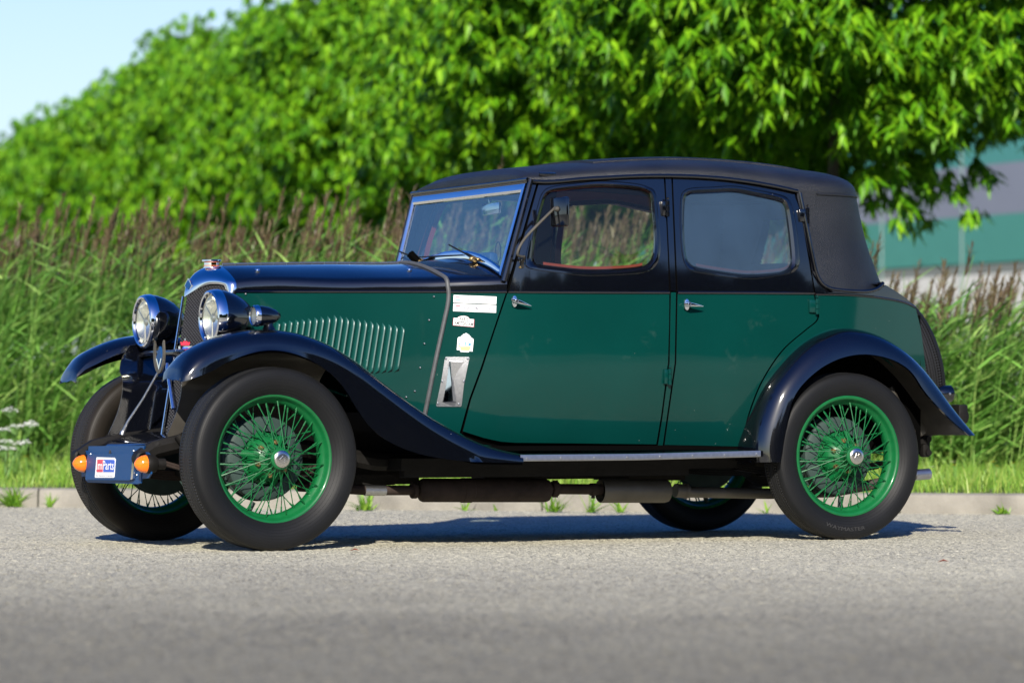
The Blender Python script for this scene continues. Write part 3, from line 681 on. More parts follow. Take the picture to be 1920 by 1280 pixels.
# ---- industrial building beyond
P0 = np.array(W(1633, 417, 70.)); D_ = np.array([.49, -.872, 0]); D_ = D_/np.linalg.norm(D_); Nn = Vector((D_[1], -D_[0], 0)); Nn = Nn if Nn.y < 0 else -Nn
bz = [0, 3.05, 3.25, 4.12, 5.05, 8.2]
bmats = [P('white_base_panel', (.46, .46, .45), .6, nscale=2, namp=.08), P('base_gutter', (.13, .145, .14), .7), P('teal_cladding', (.050, .19, .165), .5, nscale=1.5, namp=.08), P('grey_lilac_cladding', (.150, .165, .215), .5, nscale=1.5, namp=.06), P('teal_cladding_upper', (.05, .19, .18), .5)]
BR = empty('industrial_building', (P0[0], P0[1], 0), 0, 'long industrial building with teal and grey stripes and white base behind the car tail', 'building')
La, Lb = -10., 30.
for i, nm in enumerate(('base_wall', 'plinth_gap', 'teal_stripe', 'grey_stripe', 'upper_teal_stripe')):
    g = MB(); dp = .03 if i == 1 else 0
    z0, z1 = bz[i]+.001, bz[i+1]-.001
    f0 = [Vector((D_[0]*s_, D_[1]*s_, 0))-Nn*dp for s_ in (La, Lb)]; bk = [v_-Nn*14 for v_ in f0]
    q = [f0[0], f0[1], bk[1], bk[0]]; g.add([(v_.x, v_.y, z) for z in (z0, z1) for v_ in q], [(0, 1, 5, 4), (1, 2, 6, 5), (2, 3, 7, 6), (3, 0, 4, 7), (4, 5, 6, 7), (3, 2, 1, 0)])
    g.build(nm, bmats[i], BR, smooth=False)
M['joint'] = P('joint_strip_grey', (.10, .165, .165), .5)
for s_ in np.arange(-9.8, Lb, 2.55):
    g = MB(); c = Vector((D_[0]*s_, D_[1]*s_, 0))+Nn*.03; g.box((c.x, c.y, 4.1), (.035, .035, 8.2), mat=None); g.build('joint_strip', M['joint'], BR, smooth=False)

# ---- wood on the far side of the road, behind the viewer, seen only as a reflection in the paint
nt = 16000; az_ = np.radians(rng.uniform(-2, 80, nt)); rr_ = 62+rng.uniform(-3, 3, nt)
hh_ = (12.0+1.8*np.sin(az_*9)+1.2*np.sin(az_*23+1)+.8*np.sin(az_*61))*np.clip((np.radians(84)-az_)/.25, .35, 1)
pos = np.stack([rr_*np.sin(az_), 15-rr_*np.cos(az_), rng.random(nt)**.8*hh_-.3], 1)
V, fc = blades(nt, pos, rng.uniform(1.4, 2.4, nt), rng.uniform(1.2, 2.0, nt), rng.uniform(.2, 1.4, nt), rng.uniform(.1, .8, nt))
tag(bulk('distant_wood', V, fc, M['farleaf']), kind='stuff')

for px, py, lab in ((664, 1034, 'small rusty red dry leaf on the asphalt right of the near front wheel'), (1768, 1055, 'small rusty red dry leaf on the asphalt below the near rear wheel')):
    d = ray_w(px, py); t = -CAM_H/d[2]; g = MB(); g.add([(-.02, 0, .004), (0, -.009, .012), (.024, .002, .006), (.002, .010, .014), (0, 0, .008)], [(0, 1, 4), (1, 2, 4), (2, 3, 4), (3, 0, 4)])
    if 'dryleaf' not in M: M['dryleaf'] = P('dry_leaf', (.22, .045, .02), .7)
    o = g.build('dry_leaf', M['dryleaf']); o.location = (d[0]*t, d[1]*t, 0); tag(o, lab, 'leaf')
# ================================================================ THE CAR
CAR = empty('vintage_car', (X0, Z0, 0), TH, 'dark green and black vintage saloon with green wire wheels parked on the road', 'car')
def both(fn): a = MB(); fn(a); a.join(a.mirror()); return a

# ---- side section used by bonnet and scuttle tops
zc_f = crv([0, .08, .5, .88, 1.1], [1.160, 1.163, 1.176, 1.186, 1.212])     # centre line
zs_f = crv([0, .03, .5, .88, 1.1], [1.085, 1.090, 1.100, 1.108, 1.118])     # shoulder
ZB = 1.052
def top_section(x, n=12):
    b = hw(x, ZB); zc, zs = zc_f(x), zs_f(x); out = []
    for i in range(n+1):
        u = i/n; out.append((x, -b*.955*u, zs+(zc-zs)*(1-u**1.75)))
    out += [(x, -b*.985, zs-.010), (x, -b*.998, zs-.024), (x, -b, zs-.038), (x, -b, ZB+.004)]
    return out
def full_section(x, n=12):
    h = top_section(x, n); return h[::-1]+[(a, -b, c) for a, b, c in h[1:]]
rake = lambda z: -(1.05-z)*.205
# ---- bonnet
bn = MB()
bn.grid([full_section(x) for x in np.linspace(.035, .879, 22)], 0)
def bonnet_side(m):
    panel(m, [(438,548.5),(839,549.5),(836,572),(826,618),(811,690),(791,782),(750,762),(700,728),(650,694),(600,662),(550,640),(500,634),(450,640),(431,640),(434,590)], mi=1, th=.015)
    m.tube([S(x, 546.6, .001) for x in np.linspace(438, 840, 30)], .006, 6, 0)
bn.join(both(bonnet_side))
bonnet = bn.build('bonnet', [M['black'], M['green']], CAR)
h = MB()
for k in range(14):
    a, c = .06+k*.0582, .06+(k+1)*.0582-.003
    h.tube([(a, 0, zc_f(a)+.004), (c, 0, zc_f(c)+.004)], .0055, 8)
h.build('hinge', M['alu'], bonnet)
def louvre_tb(i):
    tx = [393, 430, 467, 505, 543, 581, 620, 658, 697, 737, 773, 809, 845, 881, 918, 956, 991, 1027, 1065, 1101, 1141]
    ty = [463, 458, 451, 446, 441, 436, 431, 427, 423, 417, 422, 429, 435, 441, 446, 453, 460, 465, 471, 477, 484]
    X, Y = 400+tx[i]/3.2, 460+ty[i]/3.2
    if i >= 16: by = 460+(776-(i-16)*4)/3.2
    else: by = min(700, 640+i*5)
    return X, Y, X-(by-Y)*.155, by
for side in (1, -1):
    for i in range(21):
        X, Y, bx, by = louvre_tb(i); m = MB(); rows = []
        K = 14
        for k in range(K+1):
            t = k/K; cx = X+(bx-X)*t; cy = Y+(by-Y)*t
            e = min(1, math.sqrt(max(0, 1-(1-min(t*9, 1))**2)), math.sqrt(max(0, 1-(1-min((1-t)*16, 1))**2)))
            rows.append([S(cx-4.2+dx*e*.98, cy, o*e+.0008) for dx, o in ((0, 0), (1.8, .0065), (3.9, .0125), (6.0, .0155), (7.8, .0150), (8.5, .006), (8.6, -.002))])
        m.grid(rows, 0, flip=False)
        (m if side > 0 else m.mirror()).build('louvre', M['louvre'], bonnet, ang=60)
def stud(px, py, y=None, r=.007):
    m = MB(); c = Vector(S(px, py, .0)) ; m.lathe([(r, 0), (r, .004), (r*.6, .007), (0, .008)], c, (0, -1, 0), 12); return m
for px, py in ((460,551),(813,556),(804,600),(795,644),(787,689),(777,733),(761,744)):
    stud(px, py, r=.0045).build('fastener', M['alu'], bonnet)
for x, u in ((.155, .62), (.80, .62)):
    for sg in (-1, 1):
        b = hw(x, ZB); zz = zs_f(x)+(zc_f(x)-zs_f(x))*(1-(u/.955)**1.75)
        m = MB(); m.lathe([(.010, 0), (.011, .006), (.008, .011), (0, .013)], (x, sg*b*u, zz-.002), (0, sg*.3, 1), 14); m.build('knob', M['chrome'], bonnet)
RDE = spl([(1526,552),(1528,565),(1533,588),(1529,602),(1509.5,618),(1470,652),(1441,691),(1419.5,731),(1401.5,781),(1391,828),(1386,836.5)], 5)
# ---- body shell: scuttle, pillars, rear quarters, tail
bd = MB()
bd.grid([full_section(x) for x in np.linspace(.891, 1.115, 10)], 0)
def body_side(m):
    panel(m, [(845,548.5),(948.5,549),(918.5,638),(901,690),(879.5,748),(862,811),(880,824),(905,833),(940,838),(964,835.5),(1231,838),(1244,838),(1384,840),(1389,848),(1240,850),(990,852),(930,848),(880,838),(850,824),(820,804),(794,784),(813,690),(828,618),(838.5,572)], mi=1, back=2)
    m.tube([S(x, 547, .001) for x in np.linspace(845, 950, 12)], .006, 6, 0)
    for q in ([(940,540),(958,540),(925,640),(890,750),(872,812),(856,812),(875,745),(908,640)], [(1236,328),(1268,328),(1278,546),(1276,680),(1258,790),(1252,842),(1222,842),(1232,790),(1246,680),(1247,546)], [(1380,845),(1384,828),(1394,781),(1412,731),(1434,686),(1464,645),(1502,612),(1523,600),(1524,585),(1519,552),(1508,480),(1498,423),(1488,366),(1500,352),(1512,366),(1519,423),(1528,480),(1540,552),(1543,588),(1540,608),(1518,628),(1480,660),(1450,697),(1430,735),(1410,785),(1400,845)], [(870,800),(905,815),(966,822),(1240,824),(1390,830),(1390,860),(960,860),(900,848),(866,826)]):
        panel(m, q, mi=2, off=-.024, th=0, step=18)
    panel(m, [(999,338),(1018,338),(962,545),(945,545)], mi=2, off=-.024, th=0)
    # windscreen post
    panel(m, [(983,341),(1006,344),(951,534),(947,546),(941,546),(938,528)], mi=0, back=0)
    # post between the doors
    panel(m, [(1247.5,330),(1258.5,330),(1267.5,545.5),(1257.8,545.5)], mi=0, back=0)
    panel(m, [(1257.8,548),(1267.5,548),(1265,680),(1250.5,780),(1242.5,836),(1233.5,836),(1242.5,780),(1255.5,680)], mi=1, back=2)
    # rear quarter
    panel(m, [(1529,553.5),(1580,554),(1615,556),(1650,559.5),(1693,567.5),(1717,578),(1720,590),(1726,614),(1731,650),(1735.5,690),(1738,730),(1725,735),(1690,700),(1640,660),(1608,645),(1574,643),(1536,655),(1503,682),(1478,720),(1455,770),(1440,845),(1389.5,844)]+[(x+2.6, y+.6) for x, y in RDE[::-1][1:-1]], mi=1, back=3)
    panel(m, [(1498,350),(1503,366),(1513,422),(1523,480),(1533,520),(1547,540),(1573,546),(1620,549),(1648,544),(1660,534),(1680,546),(1700,560),(1716,575),(1693,564.5),(1650,556.5),(1615,553),(1580,551),(1529,550),(1518,480),(1508.5,423)], mi=0, back=0, step=9)
    m.tube([S(x, y, .001) for x, y in spl([(1529,551.5),(1580,552.5),(1615,554.5),(1650,558),(1693,566),(1717,576.5)], 4)], .005, 6, 0)
bd.join(both(body_side))
# tail: closes between the two rear silhouettes, bulging backwards
tp = [U(px, py, y) for px, py, y in ((1657,534,-.49),(1668,539.5,-.485),(1680,546,-.48),(1700,560,-.475),(1716.5,575,-.47),(1720,590,-.468),(1726,614,-.465),(1731,650,-.46),(1736,690,-.45),(1738,735,-.44))]
tp = [S(px, py) for px, py in ((1657,534),(1668,539.5),(1680,546),(1700,560),(1716.5,575),(1720,590),(1726,614),(1731,650),(1735.5,690),(1738,735))]
rows = []
for i, (x, y, z) in enumerate(tp):
    bul = .09 if i > 4 else .085; zb = [.035, .032, .028, .02, .01, 0, 0, 0, 0, 0][i]
    rows.append([(x+bul*(1-abs(t)**3.2), y*-t, z+zb*(1-t*t)) for t in np.linspace(-1, 1, 29)])
bd.grid(rows[:5], 0, flip=True); bd.grid(rows[4:], 1, flip=True)
x, y, z = tp[0]; bd.grid([[(2.78, yy, 1.12) for yy in np.linspace(y, -y, 29)], rows[0]], 0, flip=True)
body = bd.build('body', [M['black'], M['green'], M['void'], M['lead']], CAR)
# seam strip over the scuttle
m = MB()
hs = [p for p in full_section(.886, 14)]
side = [S(px, py, .001) for px, py in spl([(841,549),(839,572),(829,618),(813.5,690),(795,783)], 8)]
path = side[::-1]+hs[1:-1]+[(a, -b, c) for a, b, c in side]
P3 = resample(path, .02)
m.tube([(p[0], p[1]*1.006, p[2]+.002) for p in P3], .0095, 8)
m.build('seam_strip', M['rubberseal'], CAR)

# ---- doors
OF = spl([(986,500),(984,487),(994,440),(1008,385),(1017,361),(1034,350),(1083,343),(1126,339),(1185,343),(1214,350),(1229,362),(1234,405),(1238,449),(1237,480),(1228,500),(1203,512),(1153,516),(1097,517),(1040,511),(1003,506)], 5, True)
IF = spl([(999,490),(1000,478),(1005,438),(1018.7,384),(1027,364),(1041,358.7),(1083,354.5),(1126,351.7),(1182,353.7),(1210,358.7),(1219,368),(1222.6,406),(1225.4,449),(1224,475),(1217,491),(1198.7,501),(1153.7,505.5),(1097.5,506.4),(1041,501),(1008,496)], 5, True)
OR = spl([(1280,480),(1275,430),(1276,372),(1284,357),(1300,352),(1333,350.5),(1376.7,348.5),(1420,356),(1463,365),(1479,374),(1487,392),(1494,430),(1499,480),(1497,500),(1484,512),(1450,519),(1417,523),(1383,522),(1317,513),(1291,505)], 5, True)
IR = spl([(1287,480),(1283,430),(1284.5,374),(1292,363),(1303,361.5),(1333,360.5),(1376.7,358.8),(1417,366.5),(1460,376.5),(1470,386),(1476.7,430),(1481.7,480),(1481,498),(1470,508),(1450,511.5),(1417,514),(1383,513),(1317,503),(1296,496)], 5, True)
def door(side, front):
    m = MB()
    if front:
        panel(m, [(951.5,549.5),(1255,550.5),(1254.5,610),(1252.5,680),(1239.5,780),(1230.5,832.5),(966,829.5),(939,827.5),(907,820.5),(868,808),(883.5,748),(905,690),(922,637)], mi=1, back=3, edge_mi=4)
        panel(m, [(954.5,545),(957.5,534),(983,442),(1010,345),(1018,340),(1060,336),(1150,332),(1244.5,330),(1250,430),(1255,546.5)], [OF], mi=0, back=3, edge_mi=4)
        O, I = OF, IF; bl = [(953,547),(1100,548),(1255,548.5)]
    else:
        panel(m, [(1270.5,551),*RDE,(1246,833.5),(1253.5,780),(1268,680)], mi=1, back=3, edge_mi=4)
        panel(m, [(1261.5,331),(1333,333),(1433,341),(1473,348),(1486,355),(1495,366),(1505.5,423),(1515,480),(1526,547.5),(1270.5,546.5)], [OR], mi=0, back=3, edge_mi=4)
        O, I = OR, IR; bl = [(1270.5,548.5),(1400,549),(1526,549.8)]
    ring(m, O, I, [(0, 0), (.12, .0035), (.45, .0035), (.8, -.006), (1, -.022)], 0)
    ring(m, I, I, [(0, -.022), (0, -.05)], 3)
    b = resample(bl, 12); m.tube([S(p[0], p[1], .001) for p in b], .0065, 6, 0)
    if side < 0: m = m.mirror()
    d = m.build('door', [M['black'], M['green'], M['void'], M['lead'], M['worn']], CAR)
    g = MB(); panel(g, polar(I, 60, np.mean(np.array(I), 0)), off=-.024, th=0, step=22)
    if side < 0: g = g.mirror()
    g.build('window_glass', M['glass'] if (front or side < 0) else M['hazy'], d)
    # red leather capping under the window
    lo = [p for p in I if p[1] > (498 if front else 500)]
    lo = sorted(lo)
    q = MB(); q.grid([[S(x, y-2, -.028) for x, y in lo], [S(x, y-7, -.05) for x, y in lo], [S(x, y+2, -.075) for x, y in lo]], 0)
    if side < 0: q = q.mirror()
    q.build('capping', M['lead'], d)
    # handle: oval escutcheon and tapering lever
    hx, hy = (964, 565) if front else (1287, 571)
    c = Vector(S(hx, hy)); e = MB()
    e.lathe([(.020, 0), (.019, .006), (.012, .008), (0, .0085)], (0, 0, 0), (0, -1, 0), 20)
    e.v = [(c.x+p[0]*.62, c.y+p[1], c.z+p[2]*1.25) for p in e.v]
    e.tube([c, c+Vector((0, -.034, 0))], [.0085, .0075], 10)
    pivot = c+Vector((0, -.036, .003))
    L = []
    for t in np.linspace(0, 1, 9):
        L.append(pivot+Vector((-.032+.094*t, -.004*math.sin(t*3), -.026*t+.004 if front else -.010*t)))
    wd = [.005, .0100, .0115, .0100, .0084, .0068, .005, .0033, .0015]
    rows = []
    for p, r in zip(L, wd): rows.append([p+Vector((0, a*.5*r, b_*r)) for a, b_ in ((0, 1), (-1, .75), (-1.2, 0), (-1, -.75), (0, -1), (.8, -.6), (.8, .6))])
    e.grid(rows, 0, closed=True)
    e.lathe([(.0075, 0), (.0075, .004), (.005, .004), (.0045, .001), (0, .001)], L[2]+Vector((0, -.005, 0)), (0, -1, 0), 14)
    if side < 0: e = e.mirror()
    e.build('handle', M['chrome'], d, ang=30)
    # hinges
    hs = [((1246, 391), M['black']), ((1250, 706), M['green'])] if front else [((1504, 404), M['black']), ((1522, 574), M['green'])]
    for (px, py), mt in hs:
        q = MB(); c = Vector(S(px, py)); sz = .02 if front else .026
        q.box(c+Vector((-.008 if front else 0, -.006, 0)), (.018 if front else .036, .014, .062 if front else .055), bev=.003)
        for k in range(3): q.lathe([(.0078, 0), (.0078, .019), (.006, .021)], c+Vector((.008 if front else .02, -.014, -.034+k*.023)), (0, 0, 1), 10)
        q.lathe([(.0, 0), (.005, .002), (.0055, .008), (0, .012)], c+Vector((.008 if front else .02, -.014, .036)), (0, 0, 1), 10)
        if side < 0: q = q.mirror()
        q.build('hinge', mt, d, ang=30)
    return d
for s_ in (1, -1):
    door(s_, True); door(s_, False)

# ---- windscreen
BZ = lambda y: 1.116+.092*(1-min(1, abs(y)/.53)**2.1)
def ws(y, z, off=0.):                       # point on the raked screen plane
    return (1.103+(z-1.12)*.283-off, y, z+off*.28)
yt, zt = .545, 1.503
def inner(m, y0, z_top, b_off, off, mi):
    pass
fr = MB()
def bar(pa, pb, wid, th, mi=0, inward=1):
    pass
ys = np.linspace(-.525, .525, 41)
def frame_strip(A, B, o0=.0, o1=.012):       # A,B outer and inner (y,z) polylines
    rows = [[ws(*p, o0) for p in A], [ws(*p, o1) for p in A], [ws(a[0]*.75+b[0]*.25, a[1]*.75+b[1]*.25, o1+.003) for a, b in zip(A, B)], [ws(a[0]*.25+b[0]*.75, a[1]*.25+b[1]*.75, o1+.003) for a, b in zip(A, B)], [ws(*p, o1-.002) for p in B], [ws(*p, o0) for p in B]]
    fr.grid(rows, 0)
def lerp(a, b, n): return [(a[0]+(b[0]-a[0])*t, a[1]+(b[1]-a[1])*t) for t in np.linspace(0, 1, n)]
frame_strip(lerp((-yt, zt), (yt, zt), 12), lerp((-yt+.02, zt-.036), (yt-.02, zt-.036), 12))
for s_ in (-1, 1):
    A = lerp((s_*yt, zt), (s_*.53, BZ(.53)), 8); B = lerp((s_*(yt-.021), zt-.034), (s_*(.53-.021), BZ(.53)+.03), 8)
    frame_strip(A, B) if s_ > 0 else frame_strip(A[::-1], B[::-1])
frame_strip([(y, BZ(y)) for y in ys[::-1]], [(y*.965, BZ(y)+.034) for y in ys[::-1]])
wsf = fr.build('windscreen_frame', M['chrome'], CAR, ang=25)
g = MB(); gr = []
for t in np.linspace(0, 1, 12): gr.append([ws(y*(.97+.02*t), (BZ(y)+.03)*(1-t)+(zt-.03)*t, .004) for y in ys])
g.grid(gr, 0); g.build('windscreen_glass', M['wsglass'], wsf)
g = MB()
for s_ in (-1, 1):
    g.tube([ws(s_*.553, BZ(.53)-.02, .0), ws(s_*.566, zt+.02, .0)], .011, 8)
g.tube([ws(-.55, zt+.012, 0), ws(.55, zt+.012, 0)], .013, 8)
g.build('screen_pillar', M['black'], CAR)
# wipers
def wiper(a, b, piv):
    m = MB(); m.tube([a, b], .0035, 6); mid = Vector(a).lerp(Vector(b), .5)
    m.tube([piv, mid], .003, 6)
    m.lathe([(.012, -.01), (.013, .012), (.008, .02), (0, .022)], piv, (-1, 0, .3), 12, 1)
    m.tube([Vector(piv)+Vector((-.012, -.03, -.004)), Vector(piv)+Vector((-.012, .012, .002))], .008, 10, 1)
    m.build('wiper', [M['chassis'], M['brass']], CAR)
def wsp(px, py, off):                       # point of the screen seen at a pixel
    x = 1.15
    for _ in range(12):
        p = U(px, py, x, 0); x = 1.103+(p[2]-1.12)*.283-off
    return p
wiper(wsp(842, 459, .03), wsp(897, 489, .03), wsp(889, 487, .02))
wiper(wsp(748, 471, .03), wsp(790, 488, .03), wsp(787, 489, .02))
m = MB(); m.tube([wsp(785, 482, .02), wsp(840, 479, .025), wsp(868, 478, .02)], .0025, 6); m.build('wiper_link', M['chassis'], CAR)

# ---- fabric roof and hood
XF, XC = 1.205, 2.50
zE = crv([1.15, 1.27, 1.5, 1.85, 2.2, 2.5, 2.8], [1.528, 1.518, 1.537, 1.557, 1.548, 1.508, 1.44])
zC = crv([1.205, 1.215, 1.235, 1.29, 1.45, 1.7, 2.0, 2.3, 2.6, 2.9], [1.560, 1.575, 1.585, 1.594, 1.612, 1.637, 1.657, 1.657, 1.638, 1.59])
wE = lambda x: hw(x, zE(x))+.012
XB = 2.95
gz = lambda u: (1-u**2.5)**(1/2.5)
def roof_pt(u, q):                          # q in [0,1]: 0 header .. .6 corner .. 1 centre of the back
    if q < .6:
        x = XF+(XC-XF)*q/.6; return (x, -u*wE(x), zE(x)+(zC(x)-zE(x))*gz(u))
    a = (q-.6)/.4*math.pi/2; n = 3.4
    x = XC+u*(XB-XC)*math.sin(a)**(2/n); y = -u*wE(XC)*math.cos(a)**(2/n)
    ze = zE(XC)-.0*(x-XC); zc = zC(min(x, 2.62))
    return (x, y, ze+(zc-ze)*gz(u))
qs = list(np.linspace(0, .6, 34))+list(np.linspace(.6, 1, 40))[1:]
us = [1, .995, .985, .965, .935, .9, .85, .78, .7, .58, .45, .3, .15, .0001]
rf = MB()
rows = []
for u in us:
    h_ = [roof_pt(u, q) for q in qs]; rows.append(h_+[(x, -y, z) for x, y, z in h_[::-1]][1:])
rf.grid(rows, 0)
# front closing edge of the header
h_ = [roof_pt(u, 0) for u in us]; fe = h_+[(x, -y, z) for x, y, z in h_[::-1]][1:]
rf.grid([fe, [(x-.006, y, z-.35*(z-1.528)-.004) for x, y, z in fe], [(x-.004, y, 1.522) for x, y, z in fe], [(x+.07, y*.98, 1.513) for x, y, z in fe]], 0)
# gutter bead along the lower edge
gb = [roof_pt(1, q) for q in np.linspace(0, .6, 50)]
for s_ in (1, -1): rf.tube([(x, s_*(y-.003), z-.002) for x, y, z in gb], .0085, 8, 1)
rf.tube([(x-.004, y, z-.004) for x, y, z in [(XF, y, 1.526) for y in np.linspace(-.565, .565, 20)]], .008, 8, 1)
# hood wall below the roof edge, wrapping the back
LOW = spl([(1499,362),(1513,428),(1523,478),(1533,518),(1548,537),(1573,543.5),(1620,546.5),(1644,541),(1655,531)], 5)
lowS = [S(px, py, .004) for px, py in LOW]
def hood_u(z):                              # plan of the hood wall at height z : list of points front->centre back
    t = (1.508-z)/(1.508-1.10)
    xb = 2.951+.155*t-.006*math.sin(math.pi*min(1, max(0, t))); n = 3.4; wv = (hw(2.5, z)+.006)*t+wE(XC)*(1-t)
    pts = []
    for a in np.linspace(0, math.pi/2, 84):
        x = XC+(xb-XC)*math.sin(a)**(2/n); y = -wv*math.cos(a)**(2/n)*(1-.06*max(0, (x-XC))/.5*min(1, 2*max(0, t)))
        pts.append((x, y, z))
    return pts
zl = np.linspace(1.508, 1.07, 80)
hr = [hood_u(z) for z in zl]
FE = crv([1.095, 1.13, 1.2, 1.3, 1.42, 1.52], [2.62, 2.575, 2.553, 2.535, 2.515, 2.49])      # front edge of the hood side
full = []
for r, z in zip(hr, zl):
    fx = FE(z); h_ = [(max(p[0], fx), p[1], p[2]) for p in r]; full.append(h_+[(x, -y, z_) for x, y, z_ in h_[::-1]][1:])
hm = MB(); hm.grid(full, 0)
keep = []
for f, mi in zip(hm.f, hm.m):
    c = np.mean([hm.v[i] for i in f], 0)
    if abs(c[1]) < .37+(1.435-c[2])*.5 and 1.235 < c[2] < 1.435 and c[0] > 2.8: continue
    keep.append(f)
hm.f = keep; hm.m = [0]*len(keep)
rf.join(hm)
for s_ in (1, -1):
    bead = [(x, s_*(y-.004), z) for x, y, z in [S(px, py, .004) for px, py in LOW]]
    rf.tube(bead, .008, 8, 1)
rf.tube([(x, y-.002, z) for x, y, z in full[2][:83]][4:], .005, 6, 0); rf.tube([(x, -y+.002, z) for x, y, z in full[2][:83]][4:], .005, 6, 0)
x, y, z = lowS[-1]; rf.tube([(x+.07*(1-abs(t)**3), t*abs(y), z+.0) for t in np.linspace(-1, 1, 24)], .008, 8, 1)
roof = rf.build('fabric_roof', [M['fabric'], M['black']], CAR, ang=50)
g = MB(); g.grid([[(2.915+(1.45-z)*.38, y, z) for y in np.linspace(-.40-(1.44-z)*.35, .40+(1.44-z)*.35, 8)] for z in (1.44, 1.23)], 0); g.build('rear_window', M['glass'], roof)
# inside lining of the roof and hood
ln = MB(); rows = []
for u in (.97, .9, .7, .4, .0001):
    h_ = [roof_pt(u, q) for q in qs[4:]]; hh = [(x-.02*(q > .6), y, z-.03) for (x, y, z), q in zip(h_, qs[4:])]; rows.append(hh+[(x, -y, z) for x, y, z in hh[::-1]][1:])
ln.grid(rows, 0, flip=True)
fl = [[(x-.03 if x > 2.8 else x, y*.955, z) for x, y, z in r] for r in full]
k0 = len(ln.f); ln.grid(fl, 0, flip=True); kf = []
for i, f in enumerate(ln.f):
    if i >= k0:
        c = np.mean([ln.v[j] for j in f], 0)
        if abs(c[1]) < .37+(1.435-c[2])*.5 and 1.235 < c[2] < 1.435 and c[0] > 2.75: continue
    kf.append(f)
ln.f = kf; ln.m = [0]*len(kf)
ln.build('headlining', M['lining'], CAR)
# sliding roof panel
m = MB(); rows = []
for x in [1.60, 1.602, 1.62]+list(np.linspace(1.68, 2.66, 18))+[2.70, 2.718, 2.72]:
    ef = 0 if x in (1.60, 2.72) else 1
    rows.append([(x, y, zE(x)+(zC(x)-zE(x))*gz(min(1, abs(y)/wE(x)))+(o*.7 if ef else -.012)) for y, o in [(-.40, -.012), (-.398, .008), (-.39, .012)]+[(v_, .012) for v_ in np.linspace(-.36, .36, 11)]+[(.39, .012), (.398, .008), (.40, -.012)]])
m.grid(rows, 0); m.build('sunroof', M['fabric'], CAR)
m = MB()
for s_ in (1, -1):
    a = Vector(S(1028, 327, .004)); q = MB(); q.box(a, (.075, .014, .017), bev=.005); q.lathe([(.008, 0), (.006, .006), (0, .007)], a+Vector((-.04, -.004, 0)), (0, -1, 0), 10)
    if s_ < 0: q = q.mirror()
    m.join(q)
m.build('roof_clip', M['black'], CAR)

# ---- interior
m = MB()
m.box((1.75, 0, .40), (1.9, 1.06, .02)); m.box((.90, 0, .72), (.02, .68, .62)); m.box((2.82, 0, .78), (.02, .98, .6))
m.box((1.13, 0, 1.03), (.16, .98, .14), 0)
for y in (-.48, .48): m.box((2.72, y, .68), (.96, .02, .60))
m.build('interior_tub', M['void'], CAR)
for y in (-.27, .27):
    m = MB(); m.box((1.62, y, .62), (.46, .42, .14), bev=.04); m.box((1.86, y, .84), (.11, .42, .40), bev=.045); m.build('seat', M['lead'], CAR)
m = MB(); m.box((2.42, 0, .62), (.44, .88, .16), bev=.04); m.box((2.66, 0, .88), (.14, .88, .44), bev=.05); m.build('rear_seat', M['lead'], CAR)
m = MB(); c = Vector((1.28, .28, 1.04)); ax = Vector((-.55, 0, .5)).normalized(); e = Vector((0, 1, 0)); g_ = ax.cross(e)
m.tube([c+(e*math.cos(a)+g_*math.sin(a))*.20 for a in np.linspace(0, 2*math.pi, 37)], .011, 8, cap=False)
for a in (.5, 2.6, 4.71): m.tube([c, c+(e*math.cos(a)+g_*math.sin(a))*.20], .008, 6)
m.tube([c, c+ax*.3], .018, 8); m.build('steering_wheel', M['void'], CAR)
m = MB(); c = Vector(U(934, 472, 1.22, 0)); m.tube([c+Vector((.006*math.cos(a)*0, .024*math.cos(a)*1.05, .042*math.sin(a))) for a in np.linspace(0, 2*math.pi, 25)], .0022, 6, cap=False)
m.tube([c+Vector((0, 0, -.042)), c+Vector((.01, 0, -.14))], .003, 6); m.build('dash_mirror', M['void'], CAR)
m = MB(); c = Vector(U(911, 480, 1.2, 0)); m.box(c+Vector((0, 0, -.02)), (.05, .16, .07), bev=.02); m.build('instrument_cowl', M['plate'], CAR)
m = MB(); c = Vector(U(921, 391, 1.25, 0)); m.box(c, (.012, .17, .052), bev=.005); m.tube([c, c+Vector((.0, .04, .09))], .005, 6)
m.build('interior_mirror', M['chrome'], CAR)
# outside mirror on its stalk
m = MB(); b0 = Vector(S(978, 492, .008)); tip = Vector(U(1040, 392, -.70))
st = [b0, b0+Vector((-.004, -.03, .02)), Vector(U(970, 476, -.62)), Vector(U(985, 446, -.635)), Vector(U(1036, 394, -.695)), tip]
m.tube(spl(st, 5), .0058, 8, 1)
q = MB(); q.box((0, 0, 0), (.018, .112, .122), bev=.007, mat=Matrix.Rotation(R(10), 3, 'Z')); q.v = [(p[0]+tip.x+.018, p[1]+tip.y-.012, p[2]+tip.z-.012) for p in q.v]; m.join(q)
m.lathe([(.013, 0), (.012, .01), (.007, .018), (0, .02)], tip+Vector((.012, -.006, 0)), (-1, -.35, 0), 12, 1)
for px, py in ((981, 481), (980, 490), (975, 501)): m.lathe([(.0065, 0), (.005, .007), (0, .008)], S(px, py, 0), (0, -1, 0), 10, 2)
q = MB(); q.box(Vector(S(979, 491, .004)), (.016, .010, .055), bev=.004); m.join(q)
m.build('door_mirror', [M['black'], M['steel'], M['brass']], CAR)
